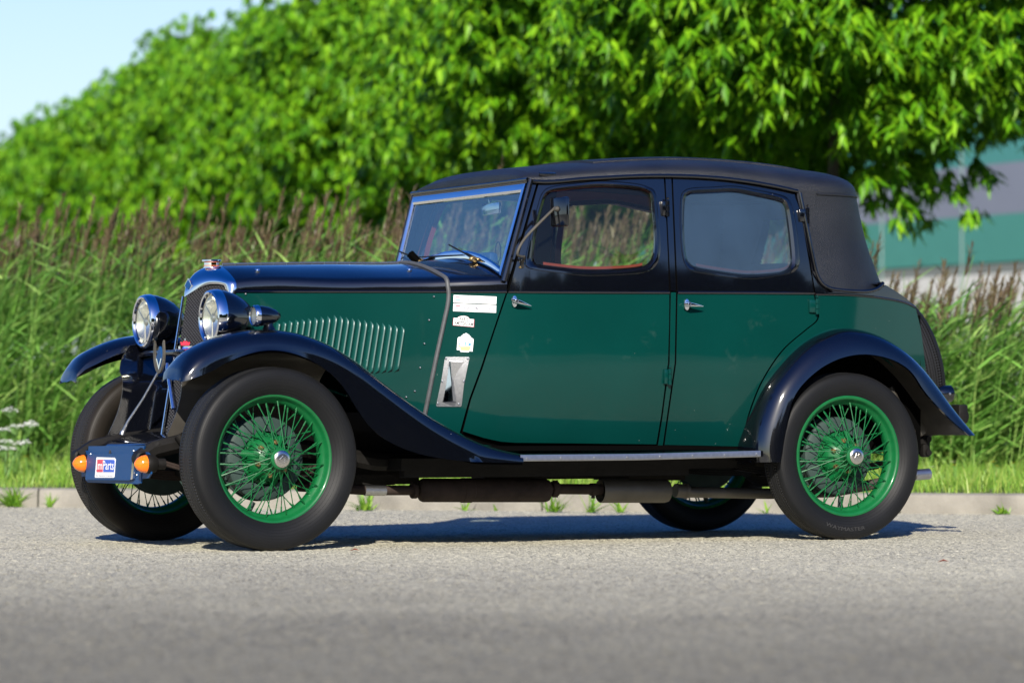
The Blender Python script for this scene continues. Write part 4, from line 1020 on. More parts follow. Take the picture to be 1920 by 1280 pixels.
# ---- radiator: a raked V with a chrome cowl
VP = lambda z: -.105-(1.065-z)*.164
HWR = .205
arch = lambda y: 1.028+.052*math.sin(min(1, abs(y)/.12)*math.pi/2)-.02*max(0, (abs(y)-.13)/.075)**2
def front_c(n=40):
    pts = [(VP(z)+.118+.0, -HWR, z) for z in np.linspace(.42, 1.0, 8)]
    pts += [(VP(1.0+.055*math.sin(a))+.118*( .9+.1*math.cos(a)), -HWR+.028*(1-math.cos(a)), 1.0+.058*math.sin(a)) for a in np.linspace(.2, math.pi/2, 6)]
    for y in np.linspace(-HWR+.03, 0, 16)[0:]: pts.append((VP(arch(y))+.118*abs(y)/HWR, y, arch(y)))
    return pts
fc = front_c()
sec = top_section(.035, 14)[::-1]              # side up to the centre
rc_ = [(.035+rake(z), -hwb(.03)-.001, z) for z in np.linspace(.42, 1.04, 10)]+sec[1:]
rc_ = resample(rc_, n=60)
# match by fraction, the corner of both at the same index
fc = resample(fc[:14], n=34)+resample(fc[13:], n=27)[1:]
def near_i(z): return min(range(len(rc_)), key=lambda i: abs(rc_[i][2]-z)+abs(rc_[i][1]+hwb(.03)))
k = near_i(1.075)
rc2 = resample(rc_[:k+1], n=34)+resample(rc_[k:], n=27)[1:]
rows = []
for t in np.linspace(0, 1, 12):
    ph = t*math.pi/2; cx, s_ = 1-math.cos(ph), math.sin(ph)
    h_ = [(f[0]+(r[0]-f[0])*cx, f[1]+(r[1]-f[1])*s_, f[2]+(r[2]-f[2])*s_) for f, r in zip(fc, rc2)]
    rows.append(h_+[(x, -y, z) for x, y, z in h_[::-1]][1:])
m = MB(); m.grid(rows, 0, flip=True)
lip = rows[0]; m.grid([lip, [(x+.02, y, z) for x, y, z in lip]], 0)
rad = m.build('radiator_cowl', M['chrome'], CAR, ang=60)
m = MB()
for s_ in (1, -1):
    rws = [[(VP(z)+.012+.118*u, -s_*HWR*u, min(z, arch(HWR*u)+.01)) for u in np.linspace(0, 1, 10)] for z in np.linspace(.42, 1.075, 30)]
    m.grid(rws, 0, flip=s_ < 0)
m.build('radiator_grille', M['mesh'], rad)
m = MB(); m.tube([(VP(z)-.004, 0, z) for z in (.42, .7, 1.03)], .006, 8)
for s_ in (1, -1): m.tube([(VP(z)+.118, s_*(HWR+.003), z) for z in (.42, .7, 1.0)], .006, 8)
m.build('grille_bar', M['chrome'], rad)
m = MB(); c = (.012, 0, zc_f(.02)-.004)
c = (c[0], c[1], c[2]-.010); m.lathe([(.036, -.004), (.036, .006), (.033, .007), (.033, .012)], c, (0, 0, 1), 28); m.lathe([(.0345, .012), (.0345, .0145)], c, (0, 0, 1), 28, 1)
m.lathe([(.032, .0145), (.032, .026)], c, (0, 0, 1), 28); m.lathe([(.034, .026), (.034, .0285)], c, (0, 0, 1), 28, 1)
m.lathe([(.033, .0285), (.039, .030), (.0415, .032), (.0415, .036), (.038, .038), (0, .039)], c, (0, 0, 1), 28)
m.build('radiator_cap', [M['chrome'], M['orange_rubber']], rad)
m = MB(); ec = Vector((VP(1.07)+.006, -.012, 1.076)); et = Vector((.30, -.95, 0)).normalized()
for sc, mi, of in ((1.0, 0, 0), (.8, 1, .002)):
    pts = [ec+et*a*sc+Vector((-.9*of, -.3*of, b_*sc+.018*(abs(b_)-.02))) for a, b_ in ((0, .030), (.024, 0), (0, -.030), (-.024, 0))]
    bk = [p+Vector((.006, .002, 0)) for p in pts]; m.add(pts+bk, [(0, 1, 2, 3), (7, 6, 5, 4), (0, 4, 5, 1), (1, 5, 6, 2), (2, 6, 7, 3), (3, 7, 4, 0)], mi)
m.build('bonnet_emblem', [M['chrome'], M['plate']], rad, smooth=False)
# crest badge in front of the mesh
m = MB(); o = Vector(U(356, 655, -.085)); o.x -= .02
A = Vector((.12/.235, -.205/.235, 0)); V3 = lambda a, b_, t=0: o+A*a*.8+Vector((-.86*t, -.5*t, b_*.8-.004))
def flat(poly, mi, t): m.add([V3(*p, t) for p in poly]+[V3(*p, t-.003) for p in poly], [tuple(range(len(poly)))]+[(i, i+len(poly), (i+1) % len(poly)+len(poly), (i+1) % len(poly)) for i in range(len(poly))], mi)
flat([(-.045, .022), (.045, .022), (.045, -.05), (.0, -.075), (-.045, -.05)], 0, 0)
flat([(-.017, .016), (.017, .016), (.017, -.045), (0, -.056), (-.017, -.045)], 1, .002)
for k in range(3): flat([(-.041, .008-.016*k), (-.021, .008-.016*k), (-.021, -.007-.016*k), (-.041, -.007-.016*k)], (2, 3, 1)[k], .002)
for k in range(3): flat([(.041, .008-.016*k), (.021, .008-.016*k), (.021, -.007-.016*k), (.041, -.007-.016*k)], (2, 3, 1)[k], .002)
flat([(-.026, .026), (.026, .026), (.03, .045), (.016, .040), (.008, .05), (0, .042), (-.008, .05), (-.016, .040), (-.03, .045)], 2, .002)
flat([(-.003, .05), (.003, .05), (.003, .062), (-.003, .062)], 0, .002)
flat([(-.009, .008), (.004, .010), (.009, -.004), (.002, -.012), (.008, -.03), (-.006, -.034), (-.010, -.016), (-.004, -.006)], 0, .0035)
m.build('crest_badge', [M['chrome'], M['blue'], M['red'], M['white']], CAR, smooth=False)

# ---- lamps
def headlamp(y):
    m = MB(); c = (-.150, y, .934)
    m.lathe([(.111, .030), (.114, .034), (.112, .055), (.103, .09), (.086, .128), (.062, .162), (.036, .184), (.014, .194), (0, .196)], c, (1, 0, 0), 48, 0)
    m.lathe([(.0, .19), (.011, .196), (.012, .206), (0, .212)], c, (1, 0, 0), 12, 0)
    o = m.build('headlamp', [M['black']], CAR)
    m = MB(); m.lathe([(.094, .004), (.097, -.004), (.103, -.007), (.110, -.003), (.114, .008), (.1165, .030), (.1155, .035), (.110, .036)], c, (1, 0, 0), 48)
    m.build('rim', M['chrome'], o)
    m = MB(); m.lathe([(.098, .012), (.085, .035), (.062, .058), (.035, .076), (.012, .082), (0, .082)], c, (1, 0, 0), 40); m.build('reflector', M['reflector'], o)
    m = MB(); m.lathe([(.0, .078), (.014, .076), (.018, .05), (.012, .034), (0, .03)], c, (1, 0, 0), 14); m.build('bulb', M['alu'], o)
    m = MB(); m.lathe([(0, -.006), (.05, -.004), (.08, .001), (.096, .006)], c, (1, 0, 0), 40); m.build('lens', M['lamp'], o)
    m = MB(); C = Vector(c)+Vector((.012, 0, 0))
    for a in (90-90, 150-30, 240): 
        t = R(a)+R(90)*0
    for a in (-90, 35, 145):
        m.tube([C, C+Vector((0, math.cos(R(a))*.095, math.sin(R(a))*.095))], .003, 6)
    m.lathe([(.0, -.004), (.012, -.003), (.019, .004), (.019, .008)], C, (1, 0, 0), 20); m.build('lens_stay', M['alu'], o)
    return o
headlamp(-.374); headlamp(.374)
for s_ in (1, -1):                          # torpedo side lamps on the wings
    c = Vector(U(476, 592, -.60)); c.y *= s_; m = MB()
    m.lathe([(.040, .012), (.041, .03), (.037, .06), (.027, .09), (.013, .112), (0, .118)], c, (1, 0, 0), 32, 0)
    q = c+Vector((.065, 0, -.036)); m.lathe([(.016, .02), (.018, 0), (.024, -.012), (.03, -.02)], q, (0, 0, 1), 16, 0)
    o = m.build('side_lamp', M['black'], CAR)
    m = MB(); m.lathe([(.034, -.001), (.038, -.005), (.0425, .0), (.044, .016), (.040, .018)], c, (1, 0, 0), 32); m.build('rim', M['chrome'], o)
    m = MB(); m.lathe([(.0, .02), (.02, .012), (.034, .002)], c, (1, 0, 0), 24); m.build('reflector', M['alu'], o)
    m = MB(); m.lathe([(0, -.009), (.018, -.007), (.035, 0)], c, (1, 0, 0), 24); m.build('lens', M['lamp'], o)

# ---- front wings
CR = [(324,712),(325,700),(327,690),(333,679),(344,663),(362,650),(400,632),(440,621),(490,616.5),(520,618),(560,625.5),(610,645),(660,675),(700,705),(750,742),(800,777),(850,806),(900,830),(940,843),(985,852)]
ED = [(327,714),(344,715.5),(366,708),(400,694),(420,682),(460,665),(500,657),(540,660),(580,674),(620,700),(645,727),(665,760),(690,796),(720,822),(760,842),(800,854),(850,862),(900,866),(985,867)]
cy = lambda px: -.61-.075*sstep(560, 800, px)
C3 = [U(px, py, cy(px)) for px, py in spl(CR, 6)]; E3 = [U(px, py, -.725) for px, py in spl(ED, 6)]
def xz(P):
    P = sorted(P, key=lambda p: p[0]); X = [p[0] for p in P]; Z = [p[2] for p in P]
    return lambda x: float(np.interp(x, X, Z))
zcr, zed = xz([(p[0], 0, p[2]) for p in C3]), xz([(p[0], 0, p[2]) for p in E3])
fw = MB(); rows = []
xs = [-.405, -.403, -.398, -.389, -.375, -.36]+list(np.linspace(-.335, 1.10, 64))
for i, x in enumerate(xs):
    zc = zcr(x); ze = min(zed(x), zc-.004); k = sstep(.12, .62, x)
    front = max(0, min(1, (x+.405)/.10)); fr_ = math.sqrt(max(0, 1-(1-front)**2))
    yo = -.725+.03*(1-fr_); yc = -.60-.075*k; yi = -min(.50, .30+.2) if x < .35 else -min(.6, hw(x, .8)-.02)
    if x >= .2: yi = -(.50+(min(.60, hw(x, max(.5, zc))-.01)-.50)*sstep(.2, .6, x))
    if x < .2: yi = -.50
    
    zi = zc-.022*(1-k)-.004
    zi = zc-(zc-zi)*fr_; inn = [(x, yi+.004, zi-(.03*(1-k)+.004)*fr_), (x, yi, zi-.010*fr_), (x, yi-.01, zi-.002*fr_), (x, (yi+yc)/2, (zi+zc)/2+.006*(1-k)), (x, yc, zc)]
    out = []
    rad_ = min(zc-ze, .085)
    for a in np.linspace(.12, 1, 9)[1:]:
        ph = a*math.pi/2; out.append((x, yc+(yo-yc)*math.sin(ph)**.9, zc-rad_+rad_*math.cos(ph)**.85))
    for t in np.linspace(0, 1, 6)[1:]: out.append((x, yo-.002*t, zc-rad_+(ze-(zc-rad_))*t))
    bx = xs[0]
    rows.append(inn+out)
fw.grid(rows, 0)
last = [r[-1] for r in rows]
fw.grid([last, [(x, y+.012, z+.001) for x, y, z in last], [(x, y+.014, z+.014) for x, y, z in last]], 0)     # wired edge
# shaded underside skin
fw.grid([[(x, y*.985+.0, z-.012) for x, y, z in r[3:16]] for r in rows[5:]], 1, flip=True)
# inner skirt down to the chassis, ahead of the axle
def yk(z): return -.335-.165*sstep(.66, .80, z)
def Uk(px, py):                              # point of the far skirt at a pixel
    y = .4
    for _ in range(12): p = U(px, py, y); y = -yk(p[2])
    return (p[0], p[2])
skp = [Uk(*p) for p in spl([(226,678),(224,694),(229,712),(228,740),(219,775),(203,812)], 4)]+[(-.30, .40), (.1, .38), (.35, .42), (.35, .74)]+[(x, zcr(x)-.035) for x in np.linspace(.25, -.16, 8)]
def skirt_surf(px, py, off): return (px, yk(py)-off, py)
panel(fw, skp, surf=skirt_surf, off=0, th=.006, step=.03, mi=2, back=0)
wing = both(lambda a: a.join(fw)).build('front_wing', [M['black'], M['void'], M['dusty']], None)
bpy.data.objects.remove(wing)
for s_ in (1, -1): (fw if s_ > 0 else fw.mirror()).build('front_wing', [M['black'], M['void'], M['dusty']], CAR, ang=45)

# ---- running boards
for s_ in (1, -1):
    m = MB(); y0, y1 = -.50, -.715
    T = [U(px, py, -.72) for px, py in ((985, 853), (1200, 851), (1426, 845))]; zt_ = xz(T)
    rws = []
    for x in np.linspace(1.085, 2.235, 20):
        z = zt_(x); rws.append([(x, y0, z+.006), (x, y1+.02, z+.003), (x, y1, z-.003), (x, y1, z-.026), (x, y0, z-.03)])
    m.grid(rws, 0)
    if s_ < 0: m = m.mirror()
    o = m.build('running_board', M['black'], CAR)
    m = MB(); m.grid([[(x, y1+.01, zt_(x)+.0015), (x, y1-.003, zt_(x)+.001), (x, y1-.0045, zt_(x)-.003), (x, y1-.0045, zt_(x)-.022), (x, y1-.001, zt_(x)-.025)] for x in np.linspace(1.088, 2.238, 20)], 0)
    for k in range(8):
        x = 1.12+k*.157; m.lathe([(.005, 0), (.004, .003), (0, .0035)], (x, y1-.0045, zt_(x)-.0125), (0, -1, 0), 10)
    if s_ < 0: m = m.mirror()
    m.build('trim_strip', M['alu'], o)

# ---- rear wings
RC = [(1407,866),(1405,839),(1410,805),(1416,781),(1434,731),(1463,688),(1498,652),(1534,629),(1574,616),(1610,618),(1646,629),(1685,652.5),(1721,684.5),(1750,720),(1775,756),(1797,785.5),(1820,815)]
RE = [(1463,866),(1467,839),(1473,803),(1480.6,770),(1488,746),(1502,724),(1524,702),(1549,684),(1581,670),(1617,664),(1653,668),(1685,679.5),(1710.6,699),(1732,731),(1754,757),(1786,789),(1818,816.5)]
n_ = 60
cs_ = [U(px, py, -.645) for px, py in resample(spl(RC, 6), n=n_)]; es_ = [U(px, py, -.745) for px, py in resample(spl(RE, 6), n=n_)]
rw = MB(); rows = []
ctr = np.array([2.73, .42])
for i, (c, e) in enumerate(zip(cs_, es_)):
    c = np.array(c); e = np.array(e); f = i/(n_-1)
    flare = sstep(.80, 1, f)
    yi = -(.56-.02*f)
    nrm = np.array([c[0]-ctr[0], 0, c[2]-ctr[1]]); nrm /= np.linalg.norm(nrm)
    inn = [(c[0]-nrm[0]*.02, yi+.10, c[2]-nrm[2]*.02), (c[0]-nrm[0]*.004, yi, c[2]-nrm[2]*.004), tuple(c)]
    out = []
    K = np.array([c[0], e[1], c[2]])
    K = K*.75+.25*(c+e)/2
    for t in np.linspace(0, 1, 13)[1:]: out.append(tuple((1-t)**2*c+2*t*(1-t)*K+t*t*e))
    rows.append(inn+out)
rw.grid(rows, 0)
last = [np.array(r[-1]) for r in rows]
def inward(p, d): 
    v = np.array([ctr[0]-p[0], 0, ctr[1]-p[2]]); v /= np.linalg.norm(v); return tuple(p+v*d+np.array([0, .012, 0]))
rw.grid([[tuple(p) for p in last], [inward(p, .002) for p in last], [inward(p, -.010) for p in last]], 0)
und = []
for r in rows:
    q = np.array(r[-1]); c = np.array(r[2]); v = np.array([ctr[0]-c[0], 0, ctr[1]-c[2]]); v /= np.linalg.norm(v)
    und.append([tuple(q+np.array([0, .013, 0])), tuple(c+v*.03+np.array([0, -.03, 0])), tuple(c+v*.03+np.array([0, .04, 0])), tuple(c+v*.05+np.array([0, .16, 0])), tuple(c+v*.10+np.array([0, .24, 0]))])
rw.grid(und, 1, flip=True)
for s_ in (1, -1): (rw if s_ > 0 else rw.mirror()).build('rear_wing', [M['black'], M['dusty']], CAR, ang=50)

# ---- wheels
def tyre_mesh(mt):
    m = MB(); pr = [(.250, -.044), (.262, -.053), (.276, -.063), (.292, -.0715), (.308, -.0755), (.322, -.0765), (.335, -.075), (.345, -.0715), (.352, -.067), (.3565, -.060)]
    pr = [(float(a[0]), float(a[1])) for a in spl(pr, 2)]
    for k in range(4):                        # ribbed tread
        h = -.054+.0145*k; r = .3588+.0022*min(1, (k+.5)/2.5); pr += [(r, h), (r+.0006, h+.0095), (r-.0045, h+.0105), (r-.0045, h+.0135)]
    pr += [(.361, .0)]; pr = pr+[(r, -h) for r, h in pr[::-1][1:]]
    m.lathe(pr, (0, 0, 0), (0, 1, 0), 96, uv=(1, 1))
    o = m.build('tyre', mt); me = o.data; bpy.data.objects.remove(o); return me
m = MB(); m.lathe([(.252, -.040), (.2595, -.044), (.263, -.050), (.2605, -.055), (.2545, -.0565), (.248, -.054), (.2435, -.047), (.2405, -.036), (.234, -.028), (.2265, -.022), (.2225, -.012), (.2225, .010), (.227, .022), (.236, .028), (.2405, .038), (.246, .050), (.256, .055), (.262, .05), (.252, .040)], (0, 0, 0), (0, 1, 0), 80)
# hub barrel with collar and domed inner flange
m.lathe([(.030, -.118), (.040, -.117), (.044, -.112), (.044, -.098), (.039, -.09), (.036, -.06), (.040, -.045), (.058, -.036), (.078, -.022), (.088, -.004), (.092, .010), (.092, .03), (.104, .031), (.104, .04), (0, .04)], (0, 0, 0), (0, 1, 0), 48)
for k in range(6):
    a = k*math.pi/3+.3; e = Vector((math.cos(a), 0, math.sin(a)))
    m.tube([e*.060+Vector((0, -.036, 0)), e*.100+Vector((0, .028, 0))], [.012, .020], 8)
o = m.build('wheel', M['wheel']); RIM = o.data; bpy.data.objects.remove(o)
m = MB(); m.lathe([(.035, -.116), (.0345, -.123), (.031, -.1265), (.02, -.128), (0, -.1285)], (0, 0, 0), (0, 1, 0), 36)
m.tube([(-.012, -.1287, -.008), (-.006, -.129, .012), (.002, -.129, .002), (.006, -.129, .012), (.012, -.1287, -.008)], .0012, 5)
o = m.build('hub_cap', M['satin']); CAPM = o.data; bpy.data.objects.remove(o)
m = MB(); m.lathe([(.11, .02), (.158, .022), (.168, .03), (.170, .042), (.166, .046), (.166, .085), (.172, .088), (.172, .096), (.0, .10)], (0, 0, 0), (0, 1, 0), 56)
m.lathe([(0, 0), (.011, .0), (.011, .05), (0, .055)], (.05, .06, -.172), (0, 0, -1), 10); o = m.build('brake_drum', M['drum']); DRUM = o.data; bpy.data.objects.remove(o)
m = MB()
for k in range(6):
    a = k*math.pi/3+.82; e = Vector((math.cos(a), 0, math.sin(a))); m.lathe([(.010, .01), (.010, -.008), (.008, -.010), (.0045, -.010), (.0045, -.013), (0, -.013)], e*.068+Vector((0, -.036, 0)), (0, 1, 0), 6)
o = m.build('hub_nuts', M['brass']); NUTS = o.data; bpy.data.objects.remove(o)
def spoke_mesh(a0, r0, y0, a1, r1, y1):
    m = MB(); p = Vector((math.cos(a0)*r0, y0, math.sin(a0)*r0)); q = Vector((math.cos(a1)*r1, y1, math.sin(a1)*r1)); d = (q-p).normalized()
    m.tube([p, q-d*.02], .0020, 6, cap=False); m.tube([q-d*.022, q], .0034, 6); o = m.build('spoke', M['wheel']); me = o.data; bpy.data.objects.remove(o); return me
tw = .42
SPK = [spoke_mesh(-tw, .040, -.105, 0, .232, -.030), spoke_mesh(tw, .040, -.096, 0, .226, -.016), spoke_mesh(-.55, .085, -.004, 0, .223, -.004), spoke_mesh(.55, .088, .006, 0, .224, .012)]
NS = [16, 16, 14, 14]
TY = tyre_mesh(M['tyre'])
def fuller(me):                               # the front pair has a taller, wider section
    me.transform(Matrix.Diagonal((1, 1.16, 1, 1)))
    for v in me.vertices:
        r = math.hypot(v.co.x, v.co.z); f = 1+.0055/max(r, .1)*min(1, max(0, (r-.262)/.1)); v.co.x *= f; v.co.z *= f
    return me
TYF, TYB = fuller(tyre_mesh(M['tyre'])), fuller(tyre_mesh(M['tyre_brown']))
def wheel(loc, rot, mt, name='wheel'):
    def ob(nm, me, par=None):
        o = bpy.data.objects.new(nm, me); COL.objects.link(o); o.parent = par; return o
    w_ = ob(name, RIM, CAR); w_.location = loc; w_.rotation_euler = rot
    ob('tyre', mt, w_); ob('hub_cap', CAPM, w_); ob('brake_drum', DRUM, w_); ob('hub_nuts', NUTS, w_)
    for j, (me, n) in enumerate(zip(SPK, NS)):
        for k in range(n):
            s_ = ob('spoke', me, w_); s_.rotation_euler = (0, 2*math.pi*(k+(.5 if j % 2 else 0)+.25*(j > 1))/n, 0)
    m = bpy.data.objects
    return w_
RW = .361
wheel((0, -.63, RW+.0045), (0, .5, .0566), TYF); W_REAR = wheel((2.70, -.63, RW), (0, .1, 0), TY)
wheel((0, .63, RW+.0045), (0, .9, math.pi+.10), TYB); wheel((2.70, .63, RW), (0, .3, math.pi), TY)
sp_ = wheel((3.335, 0, .735), (0, 0, 0), TY, 'spare_wheel')
sp_.rotation_euler = (R(0), R(0), R(90)); sp_.rotation_mode = 'XYZ'
sp_.matrix_local = Matrix.Translation((3.35, 0, .735)) @ Matrix.Rotation(R(-11), 4, 'Y') @ Matrix.Rotation(R(90), 4, 'Z')

# ---- chassis, axles, springs, exhaust
m = MB()
for y in (-.34, .34):
    m.tube([(-.44, y, .36), (-.38, y, .40), (-.25, y, .43), (0, y, .46), (.3, y, .40), (.6, y, .345), (1.2, y, .335), (2.0, y, .335), (2.3, y, .37), (2.7, y, .52), (3.1, y, .46), (3.3, y, .41)], .038, 8)
m.box((1.45, 0, .335), (1.6, 1.0, .05)); m.box((.55, 0, .36), (.6, .5, .22)); m.box((.5, -.24, .42), (.9, .02, .26)); m.box((.5, .24, .42), (.9, .02, .26))
for y in (-.45, .45): m.box((1.35, y, .318), (1.35, .05, .075))
m.box((1.5, -.2, .295), (.7, .12, .06)); m.box((2.1, .1, .30), (.3, .3, .10))
m.build('chassis', M['chassis'], CAR)
m = MB(); m.tube([(0, -.56, .33), (0, -.40, .30), (0, .40, .30), (0, .56, .33)], .026, 8); m.tube([(.12, -.52, .33), (.12, .52, .33)], .012, 8); m.build('front_axle', M['chassis'], CAR)
m = MB(); m.tube([(2.7, -.56, .361), (2.7, .56, .361)], .04, 10); m.lathe([(0, -.13), (.09, -.11), (.135, -.04), (.135, .04), (.09, .11), (0, .13)], (2.7, 0, .35), (1, 0, 0), 20); m.tube([(1.2, 0, .36), (2.6, 0, .36)], .035, 10); m.build('rear_axle', M['chassis'], CAR)
def leaf(x0, x1, y, z0, sag, zt, mt):
    m = MB()
    for k in range(4):
        f = 1-.2*k; rws = []
        for t in np.linspace(-f, f, 17):
            x = (x0+x1)/2+(x1-x0)/2*t; z = z0-sag*(1-t*t)-.010*k; rws.append([(x, y-.022, z+.004), (x, y+.022, z+.004), (x, y+.022, z-.005), (x, y-.022, z-.005)])
        m.grid(rws, 0, closed=True)
    m.build('leaf_spring', mt, CAR)
for y in (-.34, .34):
    leaf(-.43, .50, y, .385, .09, 0, M['rust']); leaf(2.1, 3.32, y-.02*(y/abs(y)), .375, .08, 0, M['chassis'])
for s_ in (1, -1):
    m = MB(); y = -.355*s_
    q = MB(); q.lathe([(.022, -.03), (.03, -.025), (.03, .025), (.022, .03)], (-.44, y, .365), (0, 1, 0), 16); q.tube([(-.44, y, .365), (-.36, y, .42)], .02, 8); q.tube([(-.29, -.385*s_, .46), (-.25, -.395*s_, .40)], .02, 10); q.lathe([(0, 0), (.014, 0), (.014, .016), (0, .018)], (-.31, -.33*s_, .405), (0, -s_, 0), 10, 1)
    m.join(q); m.build('dumb_iron', [M['chassis'], M['alu']], CAR)
m = MB(); rws = [[(x, y, z) for y in np.linspace(-.31, .31, 9)] for x, z in ((-.14, .47), (-.25, .455), (-.33, .43), (-.372, .405), (-.38, .385))]; m.grid(rws, 0); m.grid([[(-.375, y, .395+.008*math.sin(y*40)) for y in np.linspace(-.33, .33, 30)], [(-.40, y, .375) for y in np.linspace(-.33, .33, 30)]], 0)
m.tube([(-.41, -.36, .385), (-.41, .36, .385)], .016, 10); m.tube([(-.405, .015, .38), (-.43, .015, .38)], .017, 12, 1)
m.build('front_apron', [M['black'], M['brass']], CAR)
# fuel tank, rear members
m = MB(); q = MB(); q.box((0, 0, 0), (.30, .92, .20), bev=.03, mat=Matrix.Rotation(R(-18), 3, 'Y')); q.v = [(p[0]+3.10, p[1], p[2]+.50) for p in q.v]; m.join(q); m.tube([(3.02, -.52, .66), (3.12, -.55, .46)], .014, 8); m.build('fuel_tank', M['dusty'], CAR)
m = MB()
for y in (-.40, .40):
    m.tube([(3.05, y, .45), (3.28, y, .42)], .026, 8); m.box((3.28, y, .40), (.04, .04, .10), bev=.01)
    for z in (.37, .43): m.lathe([(0, -.03), (.014, -.03), (.014, .03), (0, .03)], (3.285, y, z), (0, 1, 0), 12)
m.build('shackle', M['chassis'], CAR)
ye = -.36
def ex(px, py): return U(px, py, ye)
m = MB(); m.tube([ex(560, 912), ex(640, 916), ex(690, 919), ex(775, 919)], .020, 14, 0)
m.tube([ex(683, 919), ex(722, 919.5)], .0212, 14, 1)
m.lathe([(.021, -.01), (.034, -.006), (.034, .012), (.021, .018)], ex(775, 919), (1, 0, 0), 16)
m.lathe([(.022, -.01), (.046, .004), (.050, .014), (.050, .19), (.0525, .192), (.0525, .235), (.050, .237), (.050, .585), (.046, .598), (.022, .612)], ex(788, 918.5), (1, 0, -.012), 28)
m.tube([ex(1030, 916), ex(1128, 917)], .0225, 14); m.lathe([(.03, -.015), (.034, -.01), (.034, .01), (.03, .015)], ex(1040, 916), (1, 0, 0), 14); m.tube([ex(1041, 900), ex(1041, 932)], .012, 8); m.lathe([(.027, -.012), (.027, .012)], ex(1112, 917), (1, 0, 0), 14); m.tube([ex(1112, 925), ex(1112, 934)], .008, 6)
ex_o = m.build('exhaust_pipe', [M['rust'], M['alu']], CAR)
m = MB(); m.lathe([(.040, .03), (.048, .0), (.051, .004), (.051, .315), (.047, .328), (.028, .34)], ex(1125, 920), (1, 0, -.010), 28); m.tube([ex(1266, 919), ex(1288, 921)], .030, 14); m.lathe([(.033, -.008), (.033, .008)], ex(1286, 920), (1, 0, 0), 14); m.build('silencer', M['steel'], CAR)
m = MB(); m.tube([ex(1284, 922), ex(1440, 925), ex(1560, 922), ex(1650, 905), U(1715, 890, -.33), U(1741, 888, -.33)], .0235, 14); m.tube([U(1712, 890, -.33), U(1742, 888, -.33)], .0245, 14, 1); m.build('tail_pipe', [M['steel'], M['alu']], CAR)
m = MB(); m.tube([(.5, .1, .23), (.9, .1, .245)], .006, 6); m.tube([(.42, -.1, .30), (.55, -.1, .24), (.95, -.1, .235)], .005, 6); m.build('brake_rod', M['chassis'], CAR)

# ---- tail lamp and number box
m = MB(); c = U(1772, 738, -.42); m.lathe([(0, -.045), (.028, -.04), (.037, -.02), (.038, .025), (.033, .03), (0, .033)], c, (1, 0, 0), 24); m.tube([c, (c[0]-.12, -.40, c[2]-.02)], .012, 8); m.lathe([(0, 0), (.006, 0), (.006, .003), (0, .004)], (c[0], c[1]-.038, c[2]), (0, -1, 0), 10, 1); m.build('tail_lamp', [M['black'], M['alu']], CAR)
m = MB(); c = Vector(U(1794, 776, -.30)); m.box(c, (.05, .11, .085), bev=.008); m.lathe([(.03, 0), (.028, .012), (0, .016)], c+Vector((.025, -.015, -.01)), (1, 0, 0), 16); m.tube([c+Vector((-.03, 0, 0)), c+Vector((-.16, 0, 0))], .02, 8); m.build('number_plate_box', M['chassis'], CAR)

# ---- lamp bar, horn-shaped club badge and stays
m = MB(); m.tube([(-.10, -.52, .795), (-.135, -.36, .80), (-.17, 0, .797), (-.135, .36, .80), (-.10, .52, .795)], .0135, 10)
for y in (-.374, .374): m.tube([(-.075, y, .79), (-.075, y, .845)], .018, 10)
m.build('lamp_bar', M['black'], CAR)
m = MB(); hb = Vector(U(314, 672, -.01)); hb.x -= .03
U_ = [hb+Vector((0, a*1.0, b_)) for a, b_ in spl([(.052, .075), (.060, .02), (.052, -.02), (.028, -.052), (0, -.062), (-.028, -.052), (-.052, -.02), (-.060, .02), (-.052, .075)], 4)]
rws = [[p+Vector((-.006, (.014 if p.y-hb.y > 0 else -.014)*-0, 0))+((hb+Vector((0, 0, .01))-p).normalized()*d)+Vector((e, 0, 0)) for d, e in ((0, -.004), (.016, -.004), (.016, .004), (0, .004))] for p in U_]
m.grid(rws, 0, closed=True)
dv = [(0, .05), (.036, .0), (0, -.05), (-.036, 0)]
m.add([hb+Vector((-.007, a, b_)) for a, b_ in dv]+[hb+Vector((.003, a, b_)) for a, b_ in dv], [(0, 1, 2, 3), (7, 6, 5, 4), (0, 4, 5, 1), (1, 5, 6, 2), (2, 6, 7, 3), (3, 7, 4, 0)], 1)
m.add([hb+Vector((-.009, a, b_)) for a, b_ in ((.032, .0), (.020, .0), (0, -.030), (-.020, 0), (-.032, 0), (0, -.048))], [(0, 1, 2, 5), (5, 2, 3, 4)], 2)
m.build('club_badge', [M['steel'], M['plate'], M['chrome']], CAR, smooth=False)
m = MB(); m.tube([U(301, 690, .06), U(268, 748, .14), U(240, 790, .2), U(231, 810, .22)], [.0055, .0055, .006, .009], 10); m.tube([U(231, 808, .22), U(229, 815, .22)], .012, 10); m.build('stay_rod', M['alu'], CAR)
m = MB(); m.tube([U(313, 682, -.06), U(318, 720, -.11), U(325, 766, -.17)], .0085, 10); m.build('blue_stay_rod', M['chrome'], CAR)

